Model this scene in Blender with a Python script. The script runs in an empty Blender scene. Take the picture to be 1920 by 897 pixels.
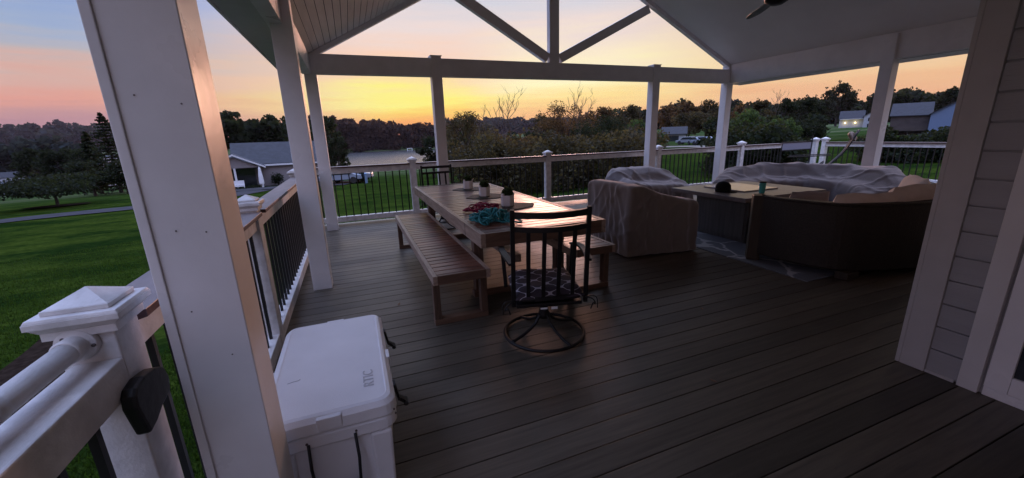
import bpy, bmesh, math, random
import numpy as np
from mathutils import Vector, Matrix, noise
PI = math.pi
random.seed(7)
scn = bpy.context.scene
COL = scn.collection
rad = math.radians

# ------------------------------------------------------------------ materials
def lin(r, g, b):
    f = lambda c: (c/255/12.92) if c/255 <= .04045 else ((c/255+.055)/1.055)**2.4
    return (f(r), f(g), f(b), 1)

def mat(name, col, rough=.6, spec=.5, metal=0, noise_amt=0, noise_scale=8, bump=0, bump_scale=60, col2=None,
        stretch=None, leaf=False, rough_var=0, detail=6):
    m = bpy.data.materials.new(name); m.use_nodes = True
    nt = m.node_tree; N = nt.nodes; L = nt.links
    b = N['Principled BSDF']
    b.inputs['Base Color'].default_value = (*col, 1)
    b.inputs['Roughness'].default_value = rough
    b.inputs['Specular IOR Level'].default_value = spec
    b.inputs['Metallic'].default_value = metal
    tc = N.new('ShaderNodeTexCoord'); mp = N.new('ShaderNodeMapping')
    L.new(tc.outputs['Object'], mp.inputs['Vector'])
    if stretch: mp.inputs['Scale'].default_value = stretch
    if noise_amt or col2:
        n = N.new('ShaderNodeTexNoise'); n.inputs['Scale'].default_value = noise_scale; n.inputs['Detail'].default_value = detail
        L.new(mp.outputs[0], n.inputs['Vector'])
        mx = N.new('ShaderNodeMix'); mx.data_type = 'RGBA'
        c2 = col2 if col2 else tuple(c*(1-noise_amt) for c in col)
        mx.inputs[6].default_value = (*col, 1); mx.inputs[7].default_value = (*c2, 1)
        cr = N.new('ShaderNodeMapRange'); cr.inputs[1].default_value = .35; cr.inputs[2].default_value = .65
        L.new(n.outputs[0], cr.inputs[0]); L.new(cr.outputs[0], mx.inputs[0])
        L.new(mx.outputs[2], b.inputs['Base Color'])
        if rough_var:
            r = N.new('ShaderNodeMapRange'); r.inputs[3].default_value = rough-rough_var; r.inputs[4].default_value = rough+rough_var
            L.new(cr.outputs[0], r.inputs[0]); L.new(r.outputs[0], b.inputs['Roughness'])
    if leaf:
        g = N.new('ShaderNodeNewGeometry'); hs = N.new('ShaderNodeHueSaturation')
        r = N.new('ShaderNodeMapRange'); r.inputs[3].default_value = .5; r.inputs[4].default_value = 1.6
        L.new(g.outputs['Random Per Island'], r.inputs[0]); L.new(r.outputs[0], hs.inputs['Value'])
        src = b.inputs['Base Color'].links[0].from_socket if b.inputs['Base Color'].links else None
        if src: L.new(src, hs.inputs['Color'])
        else: hs.inputs['Color'].default_value = (*col, 1)
        L.new(hs.outputs[0], b.inputs['Base Color'])
        tl = N.new('ShaderNodeBsdfTranslucent'); h2 = N.new('ShaderNodeMix'); h2.data_type = 'RGBA'; h2.blend_type = 'MULTIPLY'; h2.inputs[0].default_value = 1
        L.new(hs.outputs[0], h2.inputs[6]); h2.inputs[7].default_value = (2.6, 2.0, 1.2, 1); L.new(h2.outputs[2], tl.inputs[0])
        ms = N.new('ShaderNodeMixShader'); ms.inputs[0].default_value = .45
        L.new(b.outputs[0], ms.inputs[1]); L.new(tl.outputs[0], ms.inputs[2]); L.new(ms.outputs[0], N['Material Output'].inputs[0])
    if bump:
        n2 = N.new('ShaderNodeTexNoise'); n2.inputs['Scale'].default_value = bump_scale; n2.inputs['Detail'].default_value = 5
        L.new(mp.outputs[0], n2.inputs['Vector'])
        bp = N.new('ShaderNodeBump'); bp.inputs['Strength'].default_value = bump; bp.inputs['Distance'].default_value = .01
        L.new(n2.outputs[0], bp.inputs['Height']); L.new(bp.outputs[0], b.inputs['Normal'])
    return m

def emis(name, col, st):
    m = mat(name, col, .5); b = m.node_tree.nodes['Principled BSDF']
    b.inputs['Emission Color'].default_value = (*col, 1); b.inputs['Emission Strength'].default_value = st
    return m

M = {}
M['vinyl'] = mat('white_vinyl', (.82, .80, .80), .34, noise_amt=.09, noise_scale=4, bump=.12, bump_scale=22, rough_var=.08, detail=10)
M['vinyl_old'] = mat('weathered_white_vinyl', (.74, .72, .71), .42, noise_amt=.24, noise_scale=14, bump=.2, bump_scale=120, rough_var=.08)
M['trimwhite'] = mat('painted_trim', (.66, .64, .63), .5, noise_amt=.08, noise_scale=3, bump=.1, bump_scale=50)
M['soffit'] = mat('soffit_vinyl', (.62, .62, .60), .5, noise_amt=.05)
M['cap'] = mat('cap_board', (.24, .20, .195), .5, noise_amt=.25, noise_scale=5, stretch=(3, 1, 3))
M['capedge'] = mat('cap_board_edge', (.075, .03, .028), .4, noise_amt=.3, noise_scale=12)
M['black'] = mat('black_metal', (.012, .012, .013), .45, spec=.4, noise_amt=.2)
M['blackchair'] = mat('dark_bronze_metal', (.010, .009, .010), .48, spec=.35, noise_amt=.3, noise_scale=20)
M['blackplastic'] = mat('black_plastic', (.010, .010, .011), .5, bump=.2, bump_scale=40)
M['dark'] = mat('deck_joist_shade', (.02, .017, .015), .9)
M['cooler'] = mat('white_cooler_plastic', (.82, .81, .82), .42, noise_amt=.08, noise_scale=4, bump=.12, bump_scale=220, rough_var=.06)
M['emboss'] = mat('embossed_plastic', (.52, .51, .53), .5)
M['hatcloth'] = mat('black_cotton', (.010, .010, .011), .95, spec=.1)
M['rubber'] = mat('rubber', (.013, .013, .014), .6)
M['scuff'] = mat('scuff_mark', (.35, .33, .36), .6)
M['tag'] = mat('white_tag', (.75, .75, .76), .6)
M['screw'] = mat('screw_head', (.12, .10, .10), .4, metal=.6)
M['cover'] = mat('cover_fabric', (.18, .155, .135), .8, spec=.2, noise_amt=.12, noise_scale=2, bump=.2, bump_scale=160)
M['cover_old'] = mat('cover_fabric_grey', (.215, .19, .19), .7, spec=.3, noise_amt=.12, noise_scale=2, bump=.2, bump_scale=160)
for _n in ('cover', 'cover_old'):
    _b = M[_n].node_tree.nodes['Principled BSDF']; _b.inputs['Sheen Weight'].default_value = .8; _b.inputs['Sheen Roughness'].default_value = .5; _b.inputs['Sheen Tint'].default_value = (.85, .8, .85, 1)
M['wicker'] = mat('dark_wicker', (.026, .020, .015), .6, noise_amt=.5, noise_scale=60, bump=.6, bump_scale=90)
M['cushion'] = mat('cream_cushion', (.66, .57, .51), .85, noise_amt=.12, noise_scale=8, bump=.3, bump_scale=25)
M['stone'] = mat('table_stone_top', (.15, .125, .12), .38, noise_amt=.3, noise_scale=7, bump=.15, bump_scale=50)
M['tablebase'] = mat('fire_table_panel', (.085, .085, .082), .55, noise_amt=.4, noise_scale=3, stretch=(9, 9, .6), bump=.2, bump_scale=30)
M['glass_tray'] = mat('burner_lid', (.48, .42, .38), .22, noise_amt=.1)
M['teal'] = mat('teal_tumbler', (.07, .38, .36), .3, noise_amt=.1)
M['pot'] = mat('white_ceramic', (.72, .70, .72), .35, noise_amt=.06)
M['topiary'] = mat('topiary_green', (.03, .055, .025), .8, leaf=True)
M['mat_green'] = mat('woven_placemat', (.06, .06, .045), .8, noise_amt=.5, noise_scale=50, bump=.7, bump_scale=70)
M['rope_teal'] = mat('teal_rope', (.03, .30, .34), .6, noise_amt=.4, noise_scale=40, bump=.5, bump_scale=200)
M['rope_red'] = mat('crimson_rope', (.32, .015, .07), .6, noise_amt=.4, noise_scale=40, bump=.5, bump_scale=200)
M['roof'] = mat('asphalt_shingle', (.030, .034, .045), .85, noise_amt=.35, noise_scale=2.0, bump=.4, bump_scale=12)
M['siding_far'] = mat('far_siding', (.22, .20, .21), .7, noise_amt=.08)
M['siding_white'] = mat('far_siding_white', (.36, .39, .44), .7, noise_amt=.08)
M['siding_blue'] = mat('far_siding_blue', (.13, .19, .31), .7, noise_amt=.06)
M['brick'] = mat('far_brown_wall', (.07, .055, .05), .8, noise_amt=.3, noise_scale=1)
M['farwhite'] = mat('far_white_paint', (.62, .64, .68), .6)
M['window'] = mat('dark_window_glass', (.02, .025, .03), .08, spec=.8)
M['glow'] = emis('lit_porch_lamp', (1.0, .74, .30), 5)
M['carwhite'] = mat('pale_car_paint', (.22, .25, .30), .25)
M['cargrey'] = mat('grey_car_paint', (.22, .26, .33), .25)
M['tyre'] = mat('tyre_rubber', (.015, .015, .015), .8)
M['asphalt'] = mat('asphalt_drive', (.055, .055, .062), 1, spec=.05, noise_amt=.25, noise_scale=2)
M['path'] = mat('concrete_path', (.20, .19, .17), 1, spec=.05, noise_amt=.2, noise_scale=1)
M['mulch'] = mat('mulch', (.028, .02, .016), 1, spec=0, noise_amt=.5, noise_scale=9, bump=.8, bump_scale=22)
M['paver'] = mat('stone_paver', (.30, .31, .33), .7, noise_amt=.2, noise_scale=5)
M['bark'] = mat('bark', (.035, .028, .022), .9, noise_amt=.4, noise_scale=3)
M['bark_dead'] = mat('dead_wood', (.10, .075, .06), .9, noise_amt=.3)
M['leafdark'] = mat('leaves_dark', (.013, .020, .010), .75, spec=.2, leaf=True)
M['leafmid'] = mat('leaves_mid', (.050, .047, .024), .7, spec=.25, leaf=True, noise_amt=.5, noise_scale=.5)
M['leafgreen'] = mat('leaves_green', (.045, .085, .028), .7, spec=.25, leaf=True, noise_amt=.5, noise_scale=.5)
M['leafbrown'] = mat('leaves_brown', (.085, .058, .030), .7, spec=.25, leaf=True, noise_amt=.5, noise_scale=.5)
M['forest'] = mat('forest_leaves', (.045, .032, .028), .85, spec=.1, leaf=True, noise_amt=.5, noise_scale=.08)
M['hillforest'] = mat('hill_forest', (.022, .032, .034), .9, spec=.1, leaf=True, noise_amt=.4, noise_scale=.02)
M['blue_cloth'] = mat('blue_sling', (.20, .30, .48), .7)
M['dry'] = mat('dry_leaf', (.26, .15, .09), .8, noise_amt=.4)
M['mesh_grey'] = mat('grey_mesh', (.20, .20, .25), .7, bump=.3, bump_scale=200)
M['fan'] = mat('fan_blade', (.05, .055, .04), .4, noise_amt=.2)
M['binblue'] = mat('blue_plastic', (.14, .22, .34), .5)

def ceiling_mat():
    return mat('beadboard', (.80, .74, .70), .36, noise_amt=.12, noise_scale=2.5, stretch=(6, .8, 6), bump=.1, bump_scale=15)
M['bead'] = ceiling_mat()
M['beadplain'] = mat('beadboard_plain', (.80, .78, .78), .55, noise_amt=.06, noise_scale=1.5)

def deck_mat():
    m = bpy.data.materials.new('composite_decking'); m.use_nodes = True
    nt = m.node_tree; N = nt.nodes; L = nt.links; b = N['Principled BSDF']
    tc = N.new('ShaderNodeTexCoord'); mp = N.new('ShaderNodeMapping'); mp.inputs['Scale'].default_value = (.9, 16, 1)
    L.new(tc.outputs['Object'], mp.inputs[0])
    n = N.new('ShaderNodeTexNoise'); n.inputs['Scale'].default_value = 2.2; n.inputs['Detail'].default_value = 8; n.inputs['Roughness'].default_value = .65
    L.new(mp.outputs[0], n.inputs['Vector'])
    geo = N.new('ShaderNodeNewGeometry')
    r = N.new('ShaderNodeValToRGB'); r.color_ramp.elements[0].position = .3; r.color_ramp.elements[1].position = .72
    r.color_ramp.elements[0].color = (.054, .044, .032, 1); r.color_ramp.elements[1].color = (.116, .096, .070, 1)
    L.new(n.outputs[0], r.inputs[0])
    hs = N.new('ShaderNodeHueSaturation'); mr = N.new('ShaderNodeMapRange'); mr.inputs[3].default_value = .62; mr.inputs[4].default_value = 1.28
    L.new(geo.outputs['Random Per Island'], mr.inputs[0]); L.new(mr.outputs[0], hs.inputs['Value']); L.new(r.outputs[0], hs.inputs['Color'])
    n3 = N.new('ShaderNodeTexNoise'); n3.inputs['Scale'].default_value = .9; n3.inputs['Detail'].default_value = 4
    L.new(tc.outputs['Object'], n3.inputs['Vector'])
    mr3 = N.new('ShaderNodeMapRange'); mr3.inputs[1].default_value = .35; mr3.inputs[2].default_value = .65; mr3.inputs[3].default_value = .36; mr3.inputs[4].default_value = .56
    L.new(n3.outputs[0], mr3.inputs[0]); L.new(mr3.outputs[0], b.inputs['Roughness'])
    L.new(hs.outputs[0], b.inputs['Base Color'])
    bp = N.new('ShaderNodeBump'); bp.inputs['Strength'].default_value = .25; bp.inputs['Distance'].default_value = .004
    L.new(n.outputs[0], bp.inputs['Height']); L.new(bp.outputs[0], b.inputs['Normal'])
    b.inputs['Specular IOR Level'].default_value = .5
    return m
M['deck'] = deck_mat()

def wood_mat(name, c1, c2, scale, rough, island=True):
    m = bpy.data.materials.new(name); m.use_nodes = True
    nt = m.node_tree; N = nt.nodes; L = nt.links; b = N['Principled BSDF']
    tc = N.new('ShaderNodeTexCoord'); mp = N.new('ShaderNodeMapping'); mp.inputs['Scale'].default_value = scale
    L.new(tc.outputs['Object'], mp.inputs[0])
    n = N.new('ShaderNodeTexNoise'); n.inputs['Scale'].default_value = 3; n.inputs['Detail'].default_value = 9; n.inputs['Roughness'].default_value = .6; n.inputs['Distortion'].default_value = .6
    L.new(mp.outputs[0], n.inputs['Vector'])
    r = N.new('ShaderNodeValToRGB'); r.color_ramp.elements[0].position = .32; r.color_ramp.elements[1].position = .68
    r.color_ramp.elements[0].color = (*c1, 1); r.color_ramp.elements[1].color = (*c2, 1)
    L.new(n.outputs[0], r.inputs[0])
    hs = N.new('ShaderNodeHueSaturation'); geo = N.new('ShaderNodeNewGeometry')
    mr = N.new('ShaderNodeMapRange'); mr.inputs[3].default_value = .6; mr.inputs[4].default_value = 1.35
    L.new(geo.outputs['Random Per Island'], mr.inputs[0]); L.new(mr.outputs[0], hs.inputs['Value']); L.new(r.outputs[0], hs.inputs['Color'])
    L.new(hs.outputs[0], b.inputs['Base Color']); b.inputs['Roughness'].default_value = rough
    bp = N.new('ShaderNodeBump'); bp.inputs['Strength'].default_value = .3; bp.inputs['Distance'].default_value = .004
    L.new(n.outputs[0], bp.inputs['Height']); L.new(bp.outputs[0], b.inputs['Normal'])
    return m
M['darkwood'] = wood_mat('dark_stained_wood', (.025, .018, .012), (.055, .04, .026), (10, 10, 1.2), .55)
M['slat'] = wood_mat('stained_slats', (.085, .034, .022), (.25, .115, .075), (1.2, 14, 8), .33)
M['rim'] = wood_mat('weathered_rim', (.24, .17, .125), (.48, .36, .28), (10, 1.2, 10), .45)
M['rimx'] = wood_mat('weathered_rim_cross', (.10, .055, .035), (.22, .13, .085), (1.2, 10, 10), .45)
M['legwood'] = wood_mat('leg_wood', (.07, .04, .025), (.17, .10, .065), (10, 10, 1.2), .5)

def siding_mat():
    return mat('house_siding', (.34, .335, .34), .6, noise_amt=.08, noise_scale=3, bump=.25, bump_scale=30, stretch=(1, .4, 5))
M['siding'] = siding_mat()
M['cornertrim'] = mat('corner_trim_paint', (.46, .44, .43), .6, noise_amt=.06, bump=.2, bump_scale=60)

def cushion_pattern():
    # navy cushion with a pale quatrefoil lattice: two crossed wave families
    m = bpy.data.materials.new('lattice_cushion'); m.use_nodes = True
    nt = m.node_tree; N = nt.nodes; L = nt.links; b = N['Principled BSDF']
    tc = N.new('ShaderNodeTexCoord'); sx = N.new('ShaderNodeSeparateXYZ'); L.new(tc.outputs['Object'], sx.inputs[0])
    def mth(op, a, c=None):
        n = N.new('ShaderNodeMath'); n.operation = op
        for i, v in enumerate((a, c)):
            if v is None: continue
            if isinstance(v, (int, float)): n.inputs[i].default_value = v
            else: L.new(v, n.inputs[i])
        return n.outputs[0]
    u = mth('MULTIPLY', sx.outputs[0], 2*PI/.16)
    yz = mth('ADD', sx.outputs[1], mth('MULTIPLY', sx.outputs[2], 1.5))
    v = mth('MULTIPLY', yz, 2*PI/.16)
    s = mth('ADD', mth('COSINE', u), mth('COSINE', v))
    s2 = mth('ADD', s, mth('MULTIPLY', mth('MULTIPLY', mth('COSINE', mth('MULTIPLY', u, 2)), mth('COSINE', mth('MULTIPLY', v, 2))), .25))
    line = mth('LESS_THAN', mth('ABSOLUTE', mth('SUBTRACT', s2, .15)), .15)
    mx = N.new('ShaderNodeMix'); mx.data_type = 'RGBA'
    mx.inputs[6].default_value = (.030, .022, .030, 1); mx.inputs[7].default_value = (.34, .32, .36, 1)
    L.new(line, mx.inputs[0]); L.new(mx.outputs[2], b.inputs['Base Color'])
    b.inputs['Roughness'].default_value = .85
    return m
M['lattice'] = cushion_pattern()

def rug_mat():
    m = bpy.data.materials.new('patterned_rug'); m.use_nodes = True
    nt = m.node_tree; N = nt.nodes; L = nt.links; b = N['Principled BSDF']
    tc = N.new('ShaderNodeTexCoord'); mp = N.new('ShaderNodeMapping'); L.new(tc.outputs['Object'], mp.inputs[0])
    w = N.new('ShaderNodeTexVoronoi'); w.feature = 'DISTANCE_TO_EDGE'; w.inputs['Scale'].default_value = 2.0
    n = N.new('ShaderNodeTexNoise'); n.inputs['Scale'].default_value = 5
    L.new(mp.outputs[0], n.inputs['Vector'])
    ad = N.new('ShaderNodeMix'); ad.data_type = 'RGBA'; ad.inputs[0].default_value = .12
    L.new(mp.outputs[0], ad.inputs[6]); L.new(n.outputs['Color'], ad.inputs[7]); L.new(ad.outputs[2], w.inputs['Vector'])
    r = N.new('ShaderNodeValToRGB'); r.color_ramp.elements[0].position = .012; r.color_ramp.elements[1].position = .03
    r.color_ramp.elements[0].color = (.36, .36, .37, 1); r.color_ramp.elements[1].color = (.11, .12, .14, 1)
    L.new(w.outputs['Distance'], r.inputs[0]); L.new(r.outputs[0], b.inputs['Base Color']); b.inputs['Roughness'].default_value = .95
    return m
M['rug'] = rug_mat()

def grass_mat():
    m = bpy.data.materials.new('lawn'); m.use_nodes = True
    nt = m.node_tree; N = nt.nodes; L = nt.links; b = N['Principled BSDF']
    tc = N.new('ShaderNodeTexCoord')
    def nz(scale, detail=6, st=None):
        mp = N.new('ShaderNodeMapping'); L.new(tc.outputs['Object'], mp.inputs[0])
        if st: mp.inputs['Scale'].default_value = st
        n = N.new('ShaderNodeTexNoise'); n.inputs['Scale'].default_value = scale; n.inputs['Detail'].default_value = detail
        n.inputs['Roughness'].default_value = .65
        L.new(mp.outputs[0], n.inputs['Vector']); return n
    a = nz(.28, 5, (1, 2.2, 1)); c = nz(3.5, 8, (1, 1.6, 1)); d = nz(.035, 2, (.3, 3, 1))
    r = N.new('ShaderNodeValToRGB'); r.color_ramp.elements[0].position = .34; r.color_ramp.elements[1].position = .68
    r.color_ramp.elements[0].color = (.009, .022, .004, 1); r.color_ramp.elements[1].color = (.024, .049, .009, 1)
    L.new(c.outputs[0], r.inputs[0])
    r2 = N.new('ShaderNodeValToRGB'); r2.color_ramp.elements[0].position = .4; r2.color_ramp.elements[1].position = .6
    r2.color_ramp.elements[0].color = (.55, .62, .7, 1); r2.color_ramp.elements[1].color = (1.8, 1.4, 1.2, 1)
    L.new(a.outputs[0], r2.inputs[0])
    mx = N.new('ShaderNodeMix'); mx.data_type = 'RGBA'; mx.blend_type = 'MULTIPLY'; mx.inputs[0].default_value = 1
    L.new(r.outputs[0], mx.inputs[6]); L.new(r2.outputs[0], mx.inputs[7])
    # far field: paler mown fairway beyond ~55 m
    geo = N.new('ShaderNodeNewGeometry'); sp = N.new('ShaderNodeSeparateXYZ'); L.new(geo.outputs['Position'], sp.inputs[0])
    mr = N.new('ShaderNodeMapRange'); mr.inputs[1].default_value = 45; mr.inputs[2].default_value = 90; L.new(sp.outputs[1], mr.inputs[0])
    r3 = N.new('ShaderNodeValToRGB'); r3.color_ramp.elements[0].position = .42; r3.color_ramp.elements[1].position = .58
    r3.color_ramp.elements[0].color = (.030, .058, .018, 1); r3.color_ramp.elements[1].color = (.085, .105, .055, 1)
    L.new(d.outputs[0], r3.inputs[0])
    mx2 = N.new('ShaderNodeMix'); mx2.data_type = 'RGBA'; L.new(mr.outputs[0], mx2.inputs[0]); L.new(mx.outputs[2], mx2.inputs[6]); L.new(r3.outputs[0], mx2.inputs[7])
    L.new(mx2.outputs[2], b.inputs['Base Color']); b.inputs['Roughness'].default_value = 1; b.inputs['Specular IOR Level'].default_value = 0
    bp = N.new('ShaderNodeBump'); bp.inputs['Strength'].default_value = .9; bp.inputs['Distance'].default_value = .08
    n4 = nz(9, 8); L.new(n4.outputs[0], bp.inputs['Height']); L.new(bp.outputs[0], b.inputs['Normal'])
    return m
M['grass'] = grass_mat()

def water_mat():
    m = mat('lake_water', (.02, .025, .03), .25, spec=1.0)
    nt = m.node_tree; N = nt.nodes; L = nt.links; b = N['Principled BSDF']
    tc = N.new('ShaderNodeTexCoord'); mp = N.new('ShaderNodeMapping'); mp.inputs['Scale'].default_value = (.25, .05, 1)
    L.new(tc.outputs['Object'], mp.inputs[0])
    n = N.new('ShaderNodeTexNoise'); n.inputs['Scale'].default_value = 1.2; n.inputs['Detail'].default_value = 5
    L.new(mp.outputs[0], n.inputs['Vector'])
    bp = N.new('ShaderNodeBump'); bp.inputs['Strength'].default_value = 1.0; bp.inputs['Distance'].default_value = 1.1
    L.new(n.outputs[0], bp.inputs['Height']); L.new(bp.outputs[0], b.inputs['Normal'])
    return m
M['water'] = water_mat()

# ------------------------------------------------------------------ mesh helpers
class MB:
    def __init__(s): s.v = []; s.f = []; s.m = []; s.mi = 0; s.T = Matrix.Identity(4)
    def add(s, vs, fs, mi=None):
        o = len(s.v)
        s.v += [tuple(s.T @ Vector(v)) for v in vs]; s.f += [tuple(i+o for i in f) for f in fs]
        s.m += [s.mi if mi is None else mi]*len(fs); return s
    def box(s, x0, x1, y0, y1, z0, z1, mi=None):
        vs = [(x, y, z) for z in (z0, z1) for y in (y0, y1) for x in (x0, x1)]
        return s.add(vs, [(0, 2, 3, 1), (4, 5, 7, 6), (0, 1, 5, 4), (2, 6, 7, 3), (0, 4, 6, 2), (1, 3, 7, 5)], mi)
    def frustum(s, b, t, mi=None):      # b,t=(x0,x1,y0,y1,z)
        vs = [(b[0], b[2], b[4]), (b[1], b[2], b[4]), (b[0], b[3], b[4]), (b[1], b[3], b[4]), (t[0], t[2], t[4]), (t[1], t[2], t[4]), (t[0], t[3], t[4]), (t[1], t[3], t[4])]
        return s.add(vs, [(0, 2, 3, 1), (4, 5, 7, 6), (0, 1, 5, 4), (2, 6, 7, 3), (0, 4, 6, 2), (1, 3, 7, 5)], mi)
    def prism(s, poly, axis, a, b, mi=None):   # poly of 2D pts extruded on axis from a to b
        n = len(poly)
        def P(p, t):
            return {'x': (t, p[0], p[1]), 'y': (p[0], t, p[1]), 'z': (p[0], p[1], t)}[axis]
        vs = [P(p, a) for p in poly]+[P(p, b) for p in poly]
        fs = [tuple(range(n))[::-1], tuple(range(n, 2*n))]+[(i, (i+1) % n, n+(i+1) % n, n+i) for i in range(n)]
        return s.add(vs, fs, mi)
    def bar(s, p, q, w, h, up=(0, 0, 1), mi=None):   # rectangular bar from p to q
        p = Vector(p); q = Vector(q); d = (q-p).normalized(); u = Vector(up)
        r = d.cross(u)
        if r.length < 1e-4: r = d.cross(Vector((0, 1, 0)))
        r.normalize(); u = r.cross(d)
        vs = []
        for c in (p, q):
            for a, b in ((-1, -1), (1, -1), (1, 1), (-1, 1)): vs.append(c+r*a*w/2+u*b*h/2)
        return s.add(vs, [(0, 3, 2, 1), (4, 5, 6, 7), (0, 1, 5, 4), (1, 2, 6, 5), (2, 3, 7, 6), (3, 0, 4, 7)], mi)
    def tube(s, pts, r, n=8, closed=False, caps=True, mi=None):
        pts = [Vector(p) for p in pts]; K = len(pts); rr = r if isinstance(r, (list, tuple)) else [r]*K
        vs = []; fs = []; prev = None
        for i, p in enumerate(pts):
            if closed: d = pts[(i+1) % K]-pts[i-1]
            else: d = pts[min(i+1, K-1)]-pts[max(i-1, 0)]
            if d.length < 1e-9: d = Vector((0, 0, 1))
            d.normalize()
            if prev is None:
                a = Vector((0, 0, 1)) if abs(d.z) < .9 else Vector((1, 0, 0)); u = d.cross(a).normalized()
            else:
                u = (prev-d*prev.dot(d))
                u = u.normalized() if u.length > 1e-6 else d.orthogonal().normalized()
            prev = u; w = d.cross(u)
            for k in range(n):
                a = 2*PI*k/n; vs.append(p+(u*math.cos(a)+w*math.sin(a))*rr[i])
        for i in range(K if closed else K-1):
            j = (i+1) % K
            for k in range(n): fs.append((i*n+k, i*n+(k+1) % n, j*n+(k+1) % n, j*n+k))
        if caps and not closed: fs += [tuple(range(n))[::-1], tuple(range((K-1)*n, K*n))]
        return s.add(vs, fs, mi)
    def lathe(s, prof, c=(0, 0, 0), n=24, mi=None):
        vs = []; fs = []; K = len(prof)
        for r, z in prof:
            for k in range(n):
                a = 2*PI*k/n; vs.append((c[0]+r*math.cos(a), c[1]+r*math.sin(a), c[2]+z))
        for i in range(K-1):
            for k in range(n): fs.append((i*n+k, i*n+(k+1) % n, (i+1)*n+(k+1) % n, (i+1)*n+k))
        fs += [tuple(range(n))[::-1], tuple(range((K-1)*n, K*n))]
        return s.add(vs, fs, mi)
    def build(s, name, mats, parent=None, bevel=0, smooth=False, world=True, kind=None):
        me = bpy.data.meshes.new(name); me.from_pydata(s.v, [], s.f)
        if not isinstance(mats, (list, tuple)): mats = [mats]
        for m in mats: me.materials.append(M[m] if isinstance(m, str) else m)
        if len(mats) > 1: me.polygons.foreach_set('material_index', s.m)
        if smooth: me.polygons.foreach_set('use_smooth', [True]*len(me.polygons))
        me.update()
        o = bpy.data.objects.new(name, me); COL.objects.link(o)
        if parent is not None:
            if world:
                mw = parent.matrix_basis
                p = parent.parent
                while p is not None: mw = p.matrix_basis @ mw; p = p.parent
                me.transform(mw.inverted())
            o.parent = parent
        if bevel:
            b = o.modifiers.new('bevel', 'BEVEL'); b.width = bevel; b.segments = 2; b.limit_method = 'ANGLE'; b.angle_limit = rad(40); b.harden_normals = False
        if kind: o['kind'] = kind
        return o

def thing(name, label, cat, loc=(0, 0, 0), rz=0, group=None):
    o = bpy.data.objects.new(name, None); COL.objects.link(o); o.location = loc; o.rotation_euler = (0, 0, rz)
    o.empty_display_size = .2
    o.matrix_basis = Matrix.Translation(loc) @ Matrix.Rotation(rz, 4, 'Z')
    o['label'] = label; o['category'] = cat
    if group: o['group'] = group
    return o
def tag(o, label, cat, group=None):
    o['label'] = label; o['category'] = cat
    if group: o['group'] = group
    return o
def copy_tree(o, parent=None):
    c = o.copy(); COL.objects.link(c); c.parent = parent
    for ch in [x for x in bpy.data.objects if x.parent == o]: copy_tree(ch, c)
    return c

def smoothstep(t): t = max(0, min(1, t)); return t*t*(3-2*t)
def interp(kn, x):
    if x <= kn[0][0]: return kn[0][1]
    for (a, va), (b, vb) in zip(kn, kn[1:]):
        if x <= b: return va+(vb-va)*(x-a)/(b-a)
    return kn[-1][1]
def catmull(pts, n=8):
    P = [Vector(p) for p in pts]; P = [P[0]*2-P[1]]+P+[P[-1]*2-P[-2]]; out = []
    for i in range(1, len(P)-2):
        for k in range(n):
            t = k/n; a, b, c, d = P[i-1:i+3]
            out.append(.5*((2*b)+(c-a)*t+(2*a-5*b+4*c-d)*t*t+(3*b-a-3*c+d)*t**3))
    out.append(P[-2]); return out

# ------------------------------------------------------------------ camera
cam = bpy.data.cameras.new('camera'); cam.sensor_width = 36; cam.lens = 36*746.9/1920; cam.clip_end = 8000; cam.clip_start = .05
co = bpy.data.objects.new('camera', cam); COL.objects.link(co); scn.camera = co
ph, ya, ro = rad(14.667), rad(21.266), rad(-1.7735)
Fv = Vector((math.sin(ya)*math.cos(ph), math.cos(ya)*math.cos(ph), -math.sin(ph)))
Rv = Vector((math.cos(ya), -math.sin(ya), 0)); Uv = Rv.cross(Fv)
R2 = Rv*math.cos(ro)+Uv*math.sin(ro); U2 = Uv*math.cos(ro)-Rv*math.sin(ro)
Mx = Matrix((R2, U2, -Fv)).transposed().to_4x4(); Mx.translation = Vector((0, 0, 1.5))
co.matrix_world = Mx

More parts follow.
